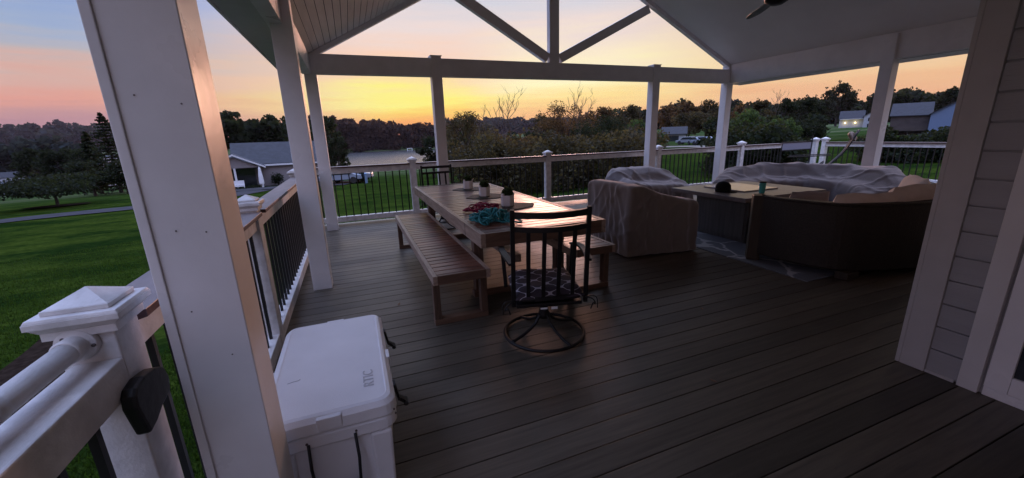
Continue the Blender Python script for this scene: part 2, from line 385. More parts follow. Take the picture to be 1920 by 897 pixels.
# ------------------------------------------------------------------ sky
SUN_AZ = 27
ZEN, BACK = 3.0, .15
def make_world():
    w = bpy.data.worlds.new('World'); scn.world = w; w.use_nodes = True
    nt = w.node_tree; N = nt.nodes; L = nt.links; bg = N['Background']
    tc = N.new('ShaderNodeTexCoord'); sp = N.new('ShaderNodeSeparateXYZ'); L.new(tc.outputs['Generated'], sp.inputs[0])
    def mth(op, *a):
        n = N.new('ShaderNodeMath'); n.operation = op
        for i, v in enumerate(a):
            if isinstance(v, (int, float)): n.inputs[i].default_value = v
            else: L.new(v, n.inputs[i])
        return n.outputs[0]
    el = mth('MULTIPLY', mth('ARCSINE', sp.outputs[2]), 180/PI)
    # soft streaks of thin cloud bend the colour bands a little
    mp = N.new('ShaderNodeMapping'); mp.inputs['Scale'].default_value = (1.5, 1.5, 13); L.new(tc.outputs['Generated'], mp.inputs[0])
    n = N.new('ShaderNodeTexNoise'); n.inputs['Scale'].default_value = 1.8; n.inputs['Detail'].default_value = 4; L.new(mp.outputs[0], n.inputs['Vector'])
    mp9 = N.new('ShaderNodeMapping'); mp9.inputs['Scale'].default_value = (2.2, 2.2, 30); mp9.inputs['Rotation'].default_value = (.03, -.05, 0); L.new(tc.outputs['Generated'], mp9.inputs[0])
    n9 = N.new('ShaderNodeTexNoise'); n9.inputs['Scale'].default_value = 2.1; n9.inputs['Detail'].default_value = 6; n9.inputs['Roughness'].default_value = .6; L.new(mp9.outputs[0], n9.inputs['Vector'])
    wob = mth('ADD', mth('MULTIPLY', mth('SUBTRACT', n.outputs[0], .5), 6.0), mth('MULTIPLY', mth('SUBTRACT', n9.outputs[0], .5), 4.0))
    e2 = mth('ADD', el, mth('MULTIPLY', wob, mth('MINIMUM', mth('MAXIMUM', mth('DIVIDE', el, 6), 0), 1)))
    fac = mth('DIVIDE', mth('ADD', e2, 2), 92)
    def ramp(stops):
        r = N.new('ShaderNodeValToRGB'); cr = r.color_ramp
        for i, (e, c) in enumerate(stops):
            p = (e+2)/92
            if i < 2: el_ = cr.elements[i]; el_.position = p
            else: el_ = cr.elements.new(p)
            el_.color = lin(*c)
        L.new(fac, r.inputs[0]); return r.outputs[0]
    center = ramp([(-2, (120, 70, 70)), (.5, (214, 128, 112)), (2.0, (240, 166, 126)), (3.2, (252, 208, 140)), (4.8, (255, 242, 160)), (6.6, (255, 222, 178)), (9, (252, 210, 184)), (13, (238, 220, 216)), (18, (206, 210, 224)), (30, (186, 194, 226)), (88, (160, 172, 212))])
    left = ramp([(-2, (90, 65, 90)), (.8, (146, 108, 132)), (2.0, (178, 136, 148)), (3.0, (198, 150, 150)), (4.5, (224, 160, 146)), (7, (214, 176, 166)), (8.5, (186, 180, 186)), (10.5, (160, 176, 205)), (14, (134, 160, 212)), (20, (112, 144, 212)), (35, (140, 166, 222)), (88, (160, 172, 212))])
    right = ramp([(-2, (120, 75, 65)), (.5, (226, 160, 118)), (3.0, (238, 182, 138)), (5, (242, 200, 152)), (8, (240, 208, 168)), (12, (228, 204, 180)), (18, (198, 190, 196)), (30, (180, 182, 208)), (60, (160, 174, 220)), (88, (160, 172, 212))])
    mid = ramp([(-2, (120, 75, 65)), (.5, (226, 140, 108)), (2.5, (246, 190, 128)), (4.5, (254, 226, 150)), (7.0, (255, 248, 196)), (9.5, (252, 236, 204)), (13, (238, 220, 214)), (18, (206, 210, 224)), (30, (186, 194, 226)), (88, (160, 172, 212))])
    back = ramp([(-2, (110, 96, 104)), (1, (150, 132, 146)), (8, (186, 162, 168)), (20, (176, 166, 190)), (45, (160, 174, 220)), (88, (160, 172, 212))])
    glow = ramp([(-2, (120, 70, 60)), (.5, (226, 128, 92)), (2.0, (250, 170, 96)), (3.2, (255, 214, 104)), (4.6, (255, 246, 132)), (6.4, (255, 230, 160)), (9, (252, 212, 186)), (13, (238, 220, 216)), (18, (206, 210, 224)), (30, (186, 194, 226)), (88, (160, 172, 212))])
    az = mth('MULTIPLY', mth('ARCTAN2', sp.outputs[0], sp.outputs[1]), 180/PI)
    def mixc(f, a, b):
        m = N.new('ShaderNodeMix'); m.data_type = 'RGBA'; L.new(f, m.inputs[0]); L.new(a, m.inputs[6]); L.new(b, m.inputs[7]); return m.outputs[2]
    def ss(x, a, b):
        r = N.new('ShaderNodeMapRange'); r.interpolation_type = 'SMOOTHSTEP'; r.inputs[1].default_value = a; r.inputs[2].default_value = b; L.new(x, r.inputs[0]); return r.outputs[0]
    c = mixc(ss(az, -26, 8), left, center)
    ag = mth('ABSOLUTE', mth('SUBTRACT', az, 11))
    c = mixc(ss(ag, 15, 3), c, glow)
    c = mixc(ss(az, 13, 26), c, mid)
    c = mixc(ss(az, 32, 56), c, right)
    aab = mth('ABSOLUTE', mth('SUBTRACT', az, 20))
    c = mixc(ss(aab, 62, 120), c, back)
    sky = N.new('ShaderNodeTexSky'); sky.sky_type = 'NISHITA'; sky.sun_disc = False; sky.sun_elevation = rad(4); sky.sun_rotation = rad(SUN_AZ)
    ad = N.new('ShaderNodeMix'); ad.data_type = 'RGBA'; ad.blend_type = 'ADD'; ad.inputs[0].default_value = .0008
    L.new(c, ad.inputs[6]); L.new(sky.outputs[0], ad.inputs[7])
    # (thin share of the physical sky on top of the measured dusk colours)
    L.new(ad.outputs[2], bg.inputs[0])
    # unseen upper dome and back sky get extra gain, added to light the interior
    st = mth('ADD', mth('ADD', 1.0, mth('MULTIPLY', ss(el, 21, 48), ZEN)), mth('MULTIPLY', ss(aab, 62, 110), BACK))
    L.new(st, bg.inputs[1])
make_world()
sl = bpy.data.lights.new('sun', 'SUN'); sl.energy = 1.5; sl.angle = rad(12); sl.color = (1, .50, .38)
so = bpy.data.objects.new('sun', sl); COL.objects.link(so)
sd = Vector((math.sin(rad(SUN_AZ))*math.cos(rad(4)), math.cos(rad(SUN_AZ))*math.cos(rad(4)), math.sin(rad(4))))
so.rotation_euler = (-sd).to_track_quat('-Z', 'Y').to_euler()
so.location = (0, 0, 30)
vs = scn.view_settings; vs.view_transform = 'Standard'; vs.look = 'None'; vs.exposure = 0; vs.gamma = 1; vs.use_curve_mapping = False

# ------------------------------------------------------------------ terrain
KL = [(0, -1.6), (8, -1.65), (20, -2.2), (50, -3.1), (100, -5.7), (180, -9.6), (250, -13.0), (275, -15.5), (520, -15.5), (545, -12.5), (700, -5), (1500, 6), (4000, 30)]
KF = [(0, -1.6), (8, -1.65), (20, -2.2), (50, -3.1), (100, -5.7), (160, -9.6), (215, -13.0), (235, -15.5), (1250, -15.5), (1300, -12.5), (2000, 5), (4000, 30)]
KR = [(0, -1.6), (60, -1.5), (150, -.9), (400, 3), (1500, 14), (4000, 40)]
def H(x, y):
    r = math.hypot(x, y); a = math.degrees(math.atan2(x, y))
    if a < -100: a = -100
    s = smoothstep((a-20)/22)
    hl = interp(KL, r)
    t = smoothstep((-15-a)/8)
    if t > 0: hl = hl*(1-t)+interp(KF, r)*t
    if a > 120: s = 1
    b = .12*noise.noise(Vector((x*.05, y*.05, 0)))*min(1, r/25)
    return hl*(1-s)+interp(KR, r)*s+b
def build_ground():
    rs = [0, 2, 4, 6, 8, 11, 14, 18, 23, 29, 36, 45, 56, 70, 85, 100, 120, 145, 170, 195, 215, 235, 250, 262, 275, 300, 350, 420, 500, 520, 532, 545, 570, 620, 700, 850, 1000, 1200, 1250, 1275, 1300, 1500, 1800, 2150]
    na = 240; vs = [(0, 0, H(0, 0))]; fs = []
    for r in rs[1:]:
        for k in range(na):
            a = -PI+2*PI*k/na; x = r*math.sin(a); y = r*math.cos(a); vs.append((x, y, H(x, y)))
    for k in range(na): fs.append((0, 1+(k+1) % na, 1+k))
    for i in range(len(rs)-2):
        for k in range(na):
            a = 1+i*na+k; b = 1+i*na+(k+1) % na; fs.append((a, b, b+na, a+na))
    m = MB(); m.v = vs; m.f = fs; m.m = [0]*len(fs)
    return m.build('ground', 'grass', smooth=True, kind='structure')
build_ground()
m = MB(); m.add([(-1500, 60, -13.6), (900, 60, -13.6), (900, 1500, -13.6), (-1500, 1500, -13.6)], [(0, 1, 2, 3)])
lk = m.build('lake_water', 'water', kind='structure')

def ribbon(name, path, w, matn, dz=.03, n=10, kind='structure'):
    P = catmull([(x, y, 0) for x, y in path], n); m = MB(); vs = []; fs = []
    for i, p in enumerate(P):
        d = (P[min(i+1, len(P)-1)]-P[max(i-1, 0)]).normalized(); s = Vector((d.y, -d.x, 0))
        ww = w if not isinstance(w, (list, tuple)) else w[0]+(w[1]-w[0])*i/(len(P)-1)
        for t in (-1, -.33, .33, 1):
            q = p+s*t*ww/2; vs.append((q.x, q.y, H(q.x, q.y)+dz))
    for i in range(len(P)-1):
        for j in range(3): a = i*4+j; fs.append((a, a+1, a+5, a+4))
    m.add(vs, fs); return m.build(name, matn, kind=kind)
def pol(az, d): a = rad(az); return (d*math.sin(a), d*math.cos(a))
ribbon('driveway', [pol(-36, 40), pol(-31, 40.5), pol(-27, 40), pol(-22, 39), pol(-16, 40), pol(-11, 45)], 2.9, 'asphalt', .06)
ribbon('mulch_bed', [(-3.6, -3), (-3.9, 2), (-4.3, 6), (-4.7, 9), (-5.6, 11.5)], 1.5, 'mulch', .05)
ribbon('road', [pol(36, 74), pol(42, 76), pol(46, 76), pol(50, 70)], 5, 'path', .06)
ribbon('house_drive', [pol(-14, 47.5), pol(-11, 47), pol(-8, 47), pol(-5, 48)], 3.5, 'asphalt', .08)
ribbon('parking', [pol(-5, 46), pol(-1.5, 46.5), pol(.2, 46)], 5.5, 'asphalt', .08)

# ------------------------------------------------------------------ deck
DX0, DX1, DY0, DY1 = -.78, 13.2, -4.0, 7.92
m = MB(); y = DY0; first = .0
k = 0
while y < DY1-.02:
    y1 = min(y+.1395, DY1)
    # butt joints between boards on some runs
    js = [DX0]+([4.1 + (k % 3)*1.83, 4.1+(k % 3)*1.83+4.9] if k % 2 else [2.6+(k % 4)*1.2+3.1, 11.2])+[DX1]
    js = [DX0, DX1] if k % 3 == 0 else js
    for a, b in zip(js, js[1:]): m.box(a+.001, b-.001, y, y1-.0001, -.025, 0)
    y += .1455; k += 1
m.build('deck_floor', 'deck', bevel=.0022, kind='structure')
m = MB(); m.box(DX0+.02, DX1-.02, DY0, DY1-.02, -.26, -.045); m.build('deck_frame', 'dark', kind='structure')
m = MB(); m.box(DX0-.02, DX0, DY0, DY1+.02, -.28, -.002); m.box(DX0, DX1, DY1, DY1+.02, -.28, -.002); m.box(DX1, DX1+.02, DY0, DY1+.02, -.28, -.002)
m.build('deck_fascia', 'trimwhite', kind='structure')
m = MB()
for x in (-.6, 3, 6.5, 10, 12.9):
    for y in (7.7, 4, 0): m.box(x-.08, x+.08, y-.08, y+.08, -2.2, -.265)
m.build('deck_footings', 'dark', kind='structure')

# ------------------------------------------------------------------ covered porch (one rigid structure)
porch = thing('covered_porch', 'white gabled porch roof carried on square white posts over the deck', 'porch', (4, 2, 0))
ZB, ZT = 2.51, 2.81
XI = -.42; XR = 8.42; PX = 3.84; SL = .54; SR = .478
PZ = ZT+SL*(PX-XI)
zr = lambda x: (ZT+SL*(x-XI)) if x < PX else PZ-SR*(x-PX)
W = .178
posts = [(-.3435, 1.285, 2.86), (-.3435, 4.351, 2.86), (-.3435, 7.338, 2.815), (1.64, 7.30, 2.835), (6.366, 7.30, 2.835), (8.551, 7.338, 2.90), (8.551, 4.195, 2.89), (-.3435, -2.0, 2.86)]
for i, (x, y, zt) in enumerate(posts):
    m = MB(); m.box(x-W, x, y, y+W, 0, zt)
    if i in (0, 7):   # corner bead on the outer edge
        m.box(x-W-.006, x-W+.018, y-.006, y-.0005, 0, zt)
    p = m.build('post', 'vinyl', porch, bevel=.004)
    if i in (3, 4):
        c = MB(); c.box(x-W-.012, x+.012, y-.012, y+W+.012, zt, zt+.014); c.build('post_cap', 'vinyl', p, bevel=.003)
    if i == 0:
        for dx, dz in ((-.125, 1.62), (-.035, 1.60), (-.11, 1.28), (-.045, 1.27), (-.12, 1.05), (-.05, .9)):
            nh = MB(); nh.T = Matrix.Translation((x+dx, y-.0006, dz)) @ Matrix.Rotation(PI/2, 4, 'X'); nh.lathe([(.0001, 0), (.0022, 0), (.0022, .0006)], n=8)
            nh.build('nail_hole', 'screw', p)
m = MB(); m.box(-.55, XI, -3.9, 7.36, ZB, ZT); m.build('side_beam', 'vinyl', porch, bevel=.004)
m = MB(); m.box(XR, 8.54, -3.9, 7.36, ZB, zr(XR)-.004); m.build('side_beam', 'vinyl', porch, bevel=.004)
m = MB(); m.box(XI+.002, XR-.002, 7.325, 7.455, ZB+.002, ZT-.002); m.build('gable_beam', 'vinyl', porch, bevel=.004)
# ceiling boards run along y
m = MB()
def slope_boards(x0, x1, w, gap, mi):
    n = int(abs(x1-x0)/w)
    for i in range(n):
        a = x0+(x1-x0)*i/n; b = x0+(x1-x0)*(i+1)/n; g = gap*(1 if x1 > x0 else -1)
        a2, b2 = a+g/2, b-g/2
        za, zb = zr(a2), zr(b2)
        lo, hi = (a2, b2) if a2 < b2 else (b2, a2); zl, zh = (za, zb) if a2 < b2 else (zb, za)
        vs = [(lo, -3.9, zl), (hi, -3.9, zh), (lo, 7.5, zl), (hi, 7.5, zh), (lo, -3.9, zl+.012), (hi, -3.9, zh+.012), (lo, 7.5, zl+.012), (hi, 7.5, zh+.012)]
        m.add(vs, [(0, 2, 3, 1), (4, 5, 7, 6), (0, 1, 5, 4), (2, 6, 7, 3), (0, 4, 6, 2), (1, 3, 7, 5)])
slope_boards(XI-.1, PX, .088, .007, 0)
m.build('ceiling', 'bead', porch)
m = MB(); slope_boards(PX, XR+.1, .26, .0012, 0); m.build('ceiling', 'beadplain', porch)
# roof deck above
ze = lambda x: zr(x)+.02
m = MB(); m.prism([(-.83, zr(-.83)+.02), (PX, PZ+.02), (PX, PZ+.24), (-.83, zr(-.83)+.24)], 'y', -4, 7.52)
m.prism([(PX, PZ+.02), (8.95, zr(8.95)+.02), (8.95, zr(8.95)+.24), (PX, PZ+.24)], 'y', -4, 7.52)
m.build('roof_covering', 'roof', porch)
m = MB(); m.box(-.832, -.551, -3.95, 7.5, 2.545, 2.553); m.build('soffit', 'soffit', porch)
m = MB(); m.box(8.541, 8.95, -3.95, 7.5, 2.50, 2.508); m.build('soffit', 'soffit', porch)
m = MB(); m.box(-.856, -.834, -4, 7.53, 2.53, 2.80); m.build('fascia', 'vinyl', porch, bevel=.003)
m = MB(); m.box(8.952, 8.974, -4, 7.53, 2.49, 2.74); m.build('fascia', 'vinyl', porch, bevel=.003)
# rakes
for s in (0, 1):
    xa, xb = (XI+.01, PX-.005) if s == 0 else (PX+.005, XR-.01)
    m = MB(); t = .085
    m.prism([(xa, zr(xa)-t), (xb, zr(xb)-t), (xb, zr(xb)-.003), (xa, zr(xa)-.003)], 'y', 7.34, 7.44)
    m.build('rake_board', 'vinyl', porch, bevel=.003)
# truss
m = MB(); m.box(PX-.10, PX+.10, 7.33, 7.45, ZT, PZ-.1); m.build('king_post', 'vinyl', porch, bevel=.004)
for sx, xt, zt in ((-1, 1.96, 3.86), (1, 6.02, 3.90)):
    m = MB(); x0 = PX+sx*.13; z0 = ZT+.02
    d = Vector((xt-x0, 0, zt-z0)).normalized(); nrm = Vector((-d.z, 0, d.x))
    m.bar(Vector((x0, 7.39, z0+.06)), Vector((xt, 7.39, zt+.0)), .11, .165, up=nrm)
    m.build('strut', 'vinyl', porch, bevel=.004)

# ceiling fan
FX, FY, FZ = 3.86, 2.93, 2.66
fan = thing('ceiling_fan', 'dark ceiling fan hanging under the porch ridge', 'fan', (FX, FY, FZ))
m = MB(); m.tube([(FX, FY, FZ+.1), (FX, FY, PZ-.02)], .014, 10); m.build('down_rod', 'black', fan, smooth=True)
m = MB(); m.lathe([(.03, .16), (.09, .13), (.11, .05), (.10, -.03), (.05, -.06)], (FX, FY, FZ), 28); m.build('motor', 'black', fan, smooth=True)
for a in (34, -79, 150):
    d = Vector((math.sin(rad(a)), math.cos(rad(a)), 0)); p = Vector((d.y, -d.x, 0)); m = MB(); c = Vector((FX, FY, FZ))
    prof = [(.10, .035), (.25, .06), (.45, .075), (.62, .07), (.72, .035), (.75, .004)]
    vs = []
    for r, hw in prof:
        for s in (-1, 1):
            for dz in (0, .008):
                vs.append(c+d*r+p*s*hw+Vector((0, 0, dz+s*hw*.22)))
    fs = []
    for i in range(len(prof)-1):
        a0 = i*4; b0 = a0+4
        fs += [(a0, b0, b0+2, a0+2), (a0+1, a0+3, b0+3, b0+1), (a0, a0+1, b0+1, b0), (a0+2, b0+2, b0+3, a0+3)]
    fs += [(0, 2, 3, 1), (len(vs)-4, len(vs)-3, len(vs)-1, len(vs)-2)]
    m.add(vs, fs); m.build('blade', 'fan', fan, bevel=.002)

# ------------------------------------------------------------------ railings
def post_cap(mb, cx, cy, z):
    def lay(h, z0, z1, h2=None):
        h2 = h if h2 is None else h2
        mb.frustum((cx-h, cx+h, cy-h, cy+h, z0), (cx-h2, cx+h2, cy-h2, cy+h2, z1))
    lay(.071, z-.062, z-.042, .071); lay(.0715, z-.0418, z-.026, .084); lay(.088, z-.0258, z-.010)
    lay(.087, z-.0098, z-.002, .083); lay(.064, z-.0018, z+.010, .064); lay(.062, z+.0102, z+.042, .003)
def rail_post(parent, cx, cy, z=1.12, w=.058, oldm='vinyl_old', z0=-.26):
    m = MB(); m.box(cx-w, cx+w, cy-w, cy+w, z0, z-.06); p = m.build('rail_post', oldm, parent, bevel=.004)
    c = MB(); post_cap(c, cx, cy, z); c.build('post_cap', oldm, p, bevel=.0015)
    return p
balproto = {}
def baluster(parent, x, y, z0, z1, w=.019):
    key = (round(z0, 3), round(z1, 3))
    if key not in balproto:
        m = MB(); m.box(-w/2, w/2, -w/2, w/2, z0, z1)
        balproto[key] = m.build('baluster', 'black'); o = balproto[key]
    else:
        o = balproto[key].copy(); COL.objects.link(o)
    pl = parent.matrix_basis.inverted()
    o.parent = parent; o.location = pl @ Vector((x, y, 0))
def rail_bay(parent, a, b, along, c, board=True, inner=None, chamfer=False, ztop=1.02, zb0=.05):
    # a..b along axis at cross position c
    def bx(m, c0, c1, z0, z1, a_=a, b_=b, mi=None):
        if along == 'x': m.box(a_, b_, c0, c1, z0, z1, mi)
        else: m.box(c0, c1, a_, b_, z0, z1, mi)
    m = MB(); bx(m, c-.032, c+.032, ztop-.10, ztop-.0005); m.build('top_rail', 'vinyl_old', parent, bevel=.005)
    m = MB(); bx(m, c-.045, c+.045, zb0, .145); m.build('bottom_rail', 'vinyl_old', parent, bevel=.005)
    if board:
        m = MB(); hw = .078
        if along == 'x': P = [(a, c-hw), (b, c-hw), (b, c+hw), (a, c+hw)]
        else:
            P = [(c-hw, a), (c+hw, a), (c+hw, b), (c-hw, b)]
            if chamfer: P = [(c-hw, a), (c+.035, a), (c+hw, a+.05), (c+hw, b), (c-hw, b)]
        m.prism(P, 'z', ztop, ztop+.025, 1)
        # top face gets the weathered material
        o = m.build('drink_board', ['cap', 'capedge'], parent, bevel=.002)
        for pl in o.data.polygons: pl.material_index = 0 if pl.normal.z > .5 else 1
    n = max(1, round((b-a)/.131)); st = (b-a)/n
    for i in range(n):
        t = a+st*(i+.5)
        if along == 'x': baluster(parent, t, c, .1455, ztop-.1005)
        else: baluster(parent, c, t, .1455, ztop-.1005)
    # middle foot block under bottom rail
lr = thing('side_railing', 'white railing with black balusters along the left deck edge by the cooler', 'railing', (-.68, 3, 0))
XC = -.682
rail_post(lr, -.66, 1.275); rail_post(lr, XC-.01, 3.16); rail_post(lr, XC-.03, 6.04)
rail_bay(lr, 1.336, 3.10, 'y', XC, chamfer=True)
rail_bay(lr, 3.222, 5.98, 'y', XC); rail_bay(lr, 6.10, 7.74, 'y', XC)
# near run without cap board, with a round grab rail
m = MB(); m.box(-.70, -.60, -2.4, 1.216, .885, .983); m.build('top_rail', 'vinyl_old', lr, bevel=.005)
m = MB(); m.box(-.71, -.62, -2.4, 1.216, .05, .14); m.build('bottom_rail', 'vinyl_old', lr, bevel=.005)
for i in range(27): baluster(lr, -.655, 1.13-i*.131, .1405, .8845)
gr_ = MB(); pipe = [(-.675, 1.165, 1.035), (-.675, .9, 1.033), (-.675, -2.2, 1.0)]
gr_.tube(pipe, .0255, 20); gr_.tube([(-.675, .955, 1.0335), (-.675, .925, 1.0333)], .0268, 20)
g = gr_.build('grab_rail', 'vinyl_old', lr, smooth=False, bevel=0)
for pl in g.data.polygons: pl.use_smooth = len(pl.vertices) == 4
fl = MB(); fl.T = Matrix.Translation((-.675, 1.2165, 1.036)) @ Matrix.Rotation(PI/2, 4, 'X')
fl.lathe([(.043, 0), (.043, .008), (.040, .014), (.028, .016), (.030, .05), (.027, .055)], n=28); f_ = fl.build('rail_flange', 'vinyl_old', g, smooth=False, bevel=.001)
for pl in f_.data.polygons: pl.use_smooth = len(pl.vertices) == 4
sc = MB()
for dx, dz in ((-.018, .022), (.034, -.004), (-.01, -.032)):
    sc.T = Matrix.Translation((-.675+dx, 1.2025, 1.036+dz)) @ Matrix.Rotation(PI/2, 4, 'X'); sc.lathe([(.0045, 0), (.0045, .003), (.003, .004)], n=10)
sc.build('screw', 'screw', f_)
# black moulded fixture on inner face of near rail post
bf = MB(); ys = [1.10, 1.13, 1.20, 1.28, 1.345, 1.37]
pr = [(.0, .025, .03), (.04, .045, .05), (.05, .058, .06), (.05, .06, .055), (.035, .05, .05), (.0, .03, .035)]
prof = [(1.155, .83), (1.145, .87), (1.15, .90), (1.165, .915), (1.21, .922), (1.27, .912), (1.315, .89), (1.33, .85), (1.32, .81), (1.26, .80), (1.215, .782), (1.17, .775)]
P = [(y_, z_) for y_, z_ in prof]
bf.prism(P, 'x', -.6015, -.568)
o = bf.build('bracket', 'blackplastic', bevel=.008)
tag(o, 'black rounded bracket fixed to the inner side of the nearest capped rail post', 'bracket')
# far railing
fr = thing('far_railing', 'long white railing with black balusters across the far deck edge', 'railing', (4, 7.79, 0))
YC = 7.80
xq = [XC-.03+.0, 1.06, 3.91, 6.87, 9.62]
rail_post(fr, -.70, YC)
for x in xq[1:]: rail_post(fr, x, YC)
prev = -.70
for x in xq[1:]: rail_bay(fr, prev+.06, x-.06, 'x', YC); prev = x
rail_bay(fr, 9.68, 11.12, 'x', YC)
rr_ = thing('right_railing', 'white railing with black balusters along the right deck edge beyond the porch', 'railing', (12.95, 4, 0))
rail_post(rr_, 12.58, YC); rail_post(rr_, 12.98, YC-.02)
rail_bay(rr_, 4.6, 7.70, 'y', 12.95, ztop=1.0); rail_post(rr_, 12.95, 4.54); rail_bay(rr_, 1.8, 4.48, 'y', 12.95, ztop=1.0)
# gate of grey mesh
gt = thing('deck_gate', 'grey mesh stair gate in a thin black frame at the far right of the railing', 'gate', (11.85, 7.8, 0))
m = MB()
for a, b in (((11.17, 7.8, .10), (11.17, 7.8, 1.07)), ((12.42, 7.8, .10), (12.42, 7.8, 1.22)), ((11.17, 7.8, .84), (12.42, 7.8, .84)), ((11.17, 7.8, 1.06), (12.42, 7.8, 1.06)), ((11.17, 7.8, .12), (12.42, 7.8, .12))):
    m.bar(a, b, .03, .03)
m.build('gate_frame', 'black', gt)
m = MB(); m.box(11.19, 12.40, 7.795, 7.805, .855, 1.045); m.build('mesh_panel', 'mesh_grey', gt)

# ------------------------------------------------------------------ house at right
hs = thing('house', 'grey lap sided house wall with white corner board at the right of the deck', 'house', (5, -1, 0))
m = MB(); HX = 3.172
pts = [(HX, -1.6), (8.38, -1.6), (8.38, zr(8.38)-.02), (PX, PZ-.02), (HX, zr(HX)-.02)]
m.prism(pts, 'y', -4.0, 1.19)
hw = m.build('wall', 'siding', hs)
m = MB(); m.box(.7, HX-.002, -2.6, -2.4, -1.6, 3.3); m.build('unseen_shade_wall', 'siding', hs)  # added out of view behind the camera to block light from back right
# lap courses on the wall that faces the deck
m = MB(); z = .02
while z < 4.3:
    zt = z+.1475
    zg = zt-.012
    m.add([(HX-.020, .954, z), (HX-.020, 1.10, z), (HX-.017, 1.10, zg), (HX-.017, .954, zg), (HX-.001, .954, zg+.002), (HX-.001, 1.10, zg+.002), (HX-.001, 1.10, zt), (HX-.001, .954, zt), (HX, .954, z), (HX, 1.10, z)], [(0, 1, 2, 3), (3, 2, 5, 4), (4, 5, 6, 7), (0, 8, 9, 1)])
    m.add([(HX+.12, 1.191+.014, z), (8.37, 1.191+.014, z), (8.37, 1.194, zt), (HX+.12, 1.194, zt), (HX+.12, 1.191, z), (8.37, 1.191, z)], [(1, 0, 3, 2), (1, 5, 4, 0)]) if z < 2.6 else None
    z += .1475
m.build('lap_siding', 'siding', hs)
m = MB(); m.box(HX-.032, HX-.0005, 1.102, 1.222, 0.001, zr(HX)-.03); m.box(HX-.032, HX+.10, 1.222, 1.246, 0.001, zr(HX)-.03)
m.build('corner_board', 'cornertrim', hs, bevel=.003)
m = MB(); m.box(HX-.024, HX-.015, .97, 1.10, .001, .02); m.build('base_trim', 'cornertrim', hs)
dr = MB(); dr.box(HX-.034, HX+.001, .87, .955, .001, 2.3); dr.box(HX-.034, HX+.001, -1.2, .8695, 2.18, 2.3); dro = dr.build('door_casing', 'trimwhite', hs, bevel=.003)
m = MB()
m.box(HX-.02, HX+.02, -1.1, .855, .001, .055)
m.box(HX-.028, HX+.01, .765, .855, .058, 2.17); m.box(HX-.028, HX+.01, -.2, .764, .058, .158); m.box(HX-.028, HX+.01, -.2, .764, 2.07, 2.17); m.box(HX-.028, HX+.01, -.29, -.201, .058, 2.17)
m.box(HX-.027, HX+.01, -1.1, -.292, .058, .158); m.box(HX-.027, HX+.01, -1.1, -.292, 2.07, 2.17)
dd = m.build('sliding_door', 'vinyl', hs, bevel=.003)
m = MB(); m.box(HX-.012, HX-.004, -1.1, .766, .15, 2.075); m.build('door_glass', 'window', dd)
m = MB(); m.box(HX-.031, HX-.0285, .45, .454, .07, .12); m.build('door_stop', 'screw', dd)

# ------------------------------------------------------------------ cooler
ck = thing('cooler', 'large white hard cooler standing on the deck beside the near post', 'cooler', (-.2, 1.96, 0))
CX0, CX1, CY0, CY1, CZ = -.46, .055, 1.50, 2.42, .475
def rbox_ring(x0, x1, y0, y1, r, z, n=5):
    out = []
    for cx, cy, a0 in ((x1-r, y1-r, 0), (x0+r, y1-r, 90), (x0+r, y0+r, 180), (x1-r, y0+r, 270)):
        for k in range(n+1):
            a = rad(a0+90*k/n); out.append((cx+r*math.cos(a), cy+r*math.sin(a), z))
    return out
def rloft(m, rings, mi=None):
    n = len(rings[0]); vs = [v for r in rings for v in r]; fs = []
    for i in range(len(rings)-1):
        for k in range(n): fs.append((i*n+k, i*n+(k+1) % n, (i+1)*n+(k+1) % n, (i+1)*n+k))
    fs += [tuple(range(n))[::-1], tuple(range((len(rings)-1)*n, len(rings)*n))]; m.add(vs, fs, mi)
m = MB()
rloft(m, [rbox_ring(CX0+.055, CX1-.055, CY0+.055, CY1-.055, .05, .012), rbox_ring(CX0+.045, CX1-.045, CY0+.045, CY1-.045, .06, .03), rbox_ring(CX0+.022, CX1-.022, CY0+.022, CY1-.022, .06, .33)])
m.build('body', 'cooler', ck, bevel=.004)
m = MB(); rloft(m, [rbox_ring(CX0+.012, CX1-.012, CY0+.012, CY1-.012, .06, .331), rbox_ring(CX0+.004, CX1-.004, CY0+.004, CY1-.004, .06, .342), rbox_ring(CX0+.004, CX1-.004, CY0+.004, CY1-.004, .06, .386), rbox_ring(CX0+.012, CX1-.012, CY0+.012, CY1-.012, .055, .392)])
m.build('rim', 'cooler', ck, bevel=.002)
m = MB()
rloft(m, [rbox_ring(CX0+.006, CX1-.006, CY0+.006, CY1-.006, .055, .396), rbox_ring(CX0, CX1, CY0, CY1, .06, .402), rbox_ring(CX0+.003, CX1-.003, CY0+.003, CY1-.003, .06, .448), rbox_ring(CX0+.020, CX1-.020, CY0+.020, CY1-.020, .05, .466),
          rbox_ring(CX0+.034, CX1-.034, CY0+.034, CY1-.034, .045, .471), rbox_ring(CX0+.040, CX1-.040, CY0+.040, CY1-.040, .04, .469)])
# lid notches (raised lugs at the middle of each side)
cxm = (CX0+CX1)/2
m.box(cxm-.045, cxm+.045, CY0-.004, CY0+.03, .41, .462); m.box(cxm-.045, cxm+.045, CY1-.03, CY1+.004, .41, .462)
m.box(CX0-.004, CX0+.025, 1.87, 1.95, .41, .458); m.box(CX1-.025, CX1+.004, 1.87, 1.95, .41, .458)
lid = m.build('lid', 'cooler', ck, bevel=.003)
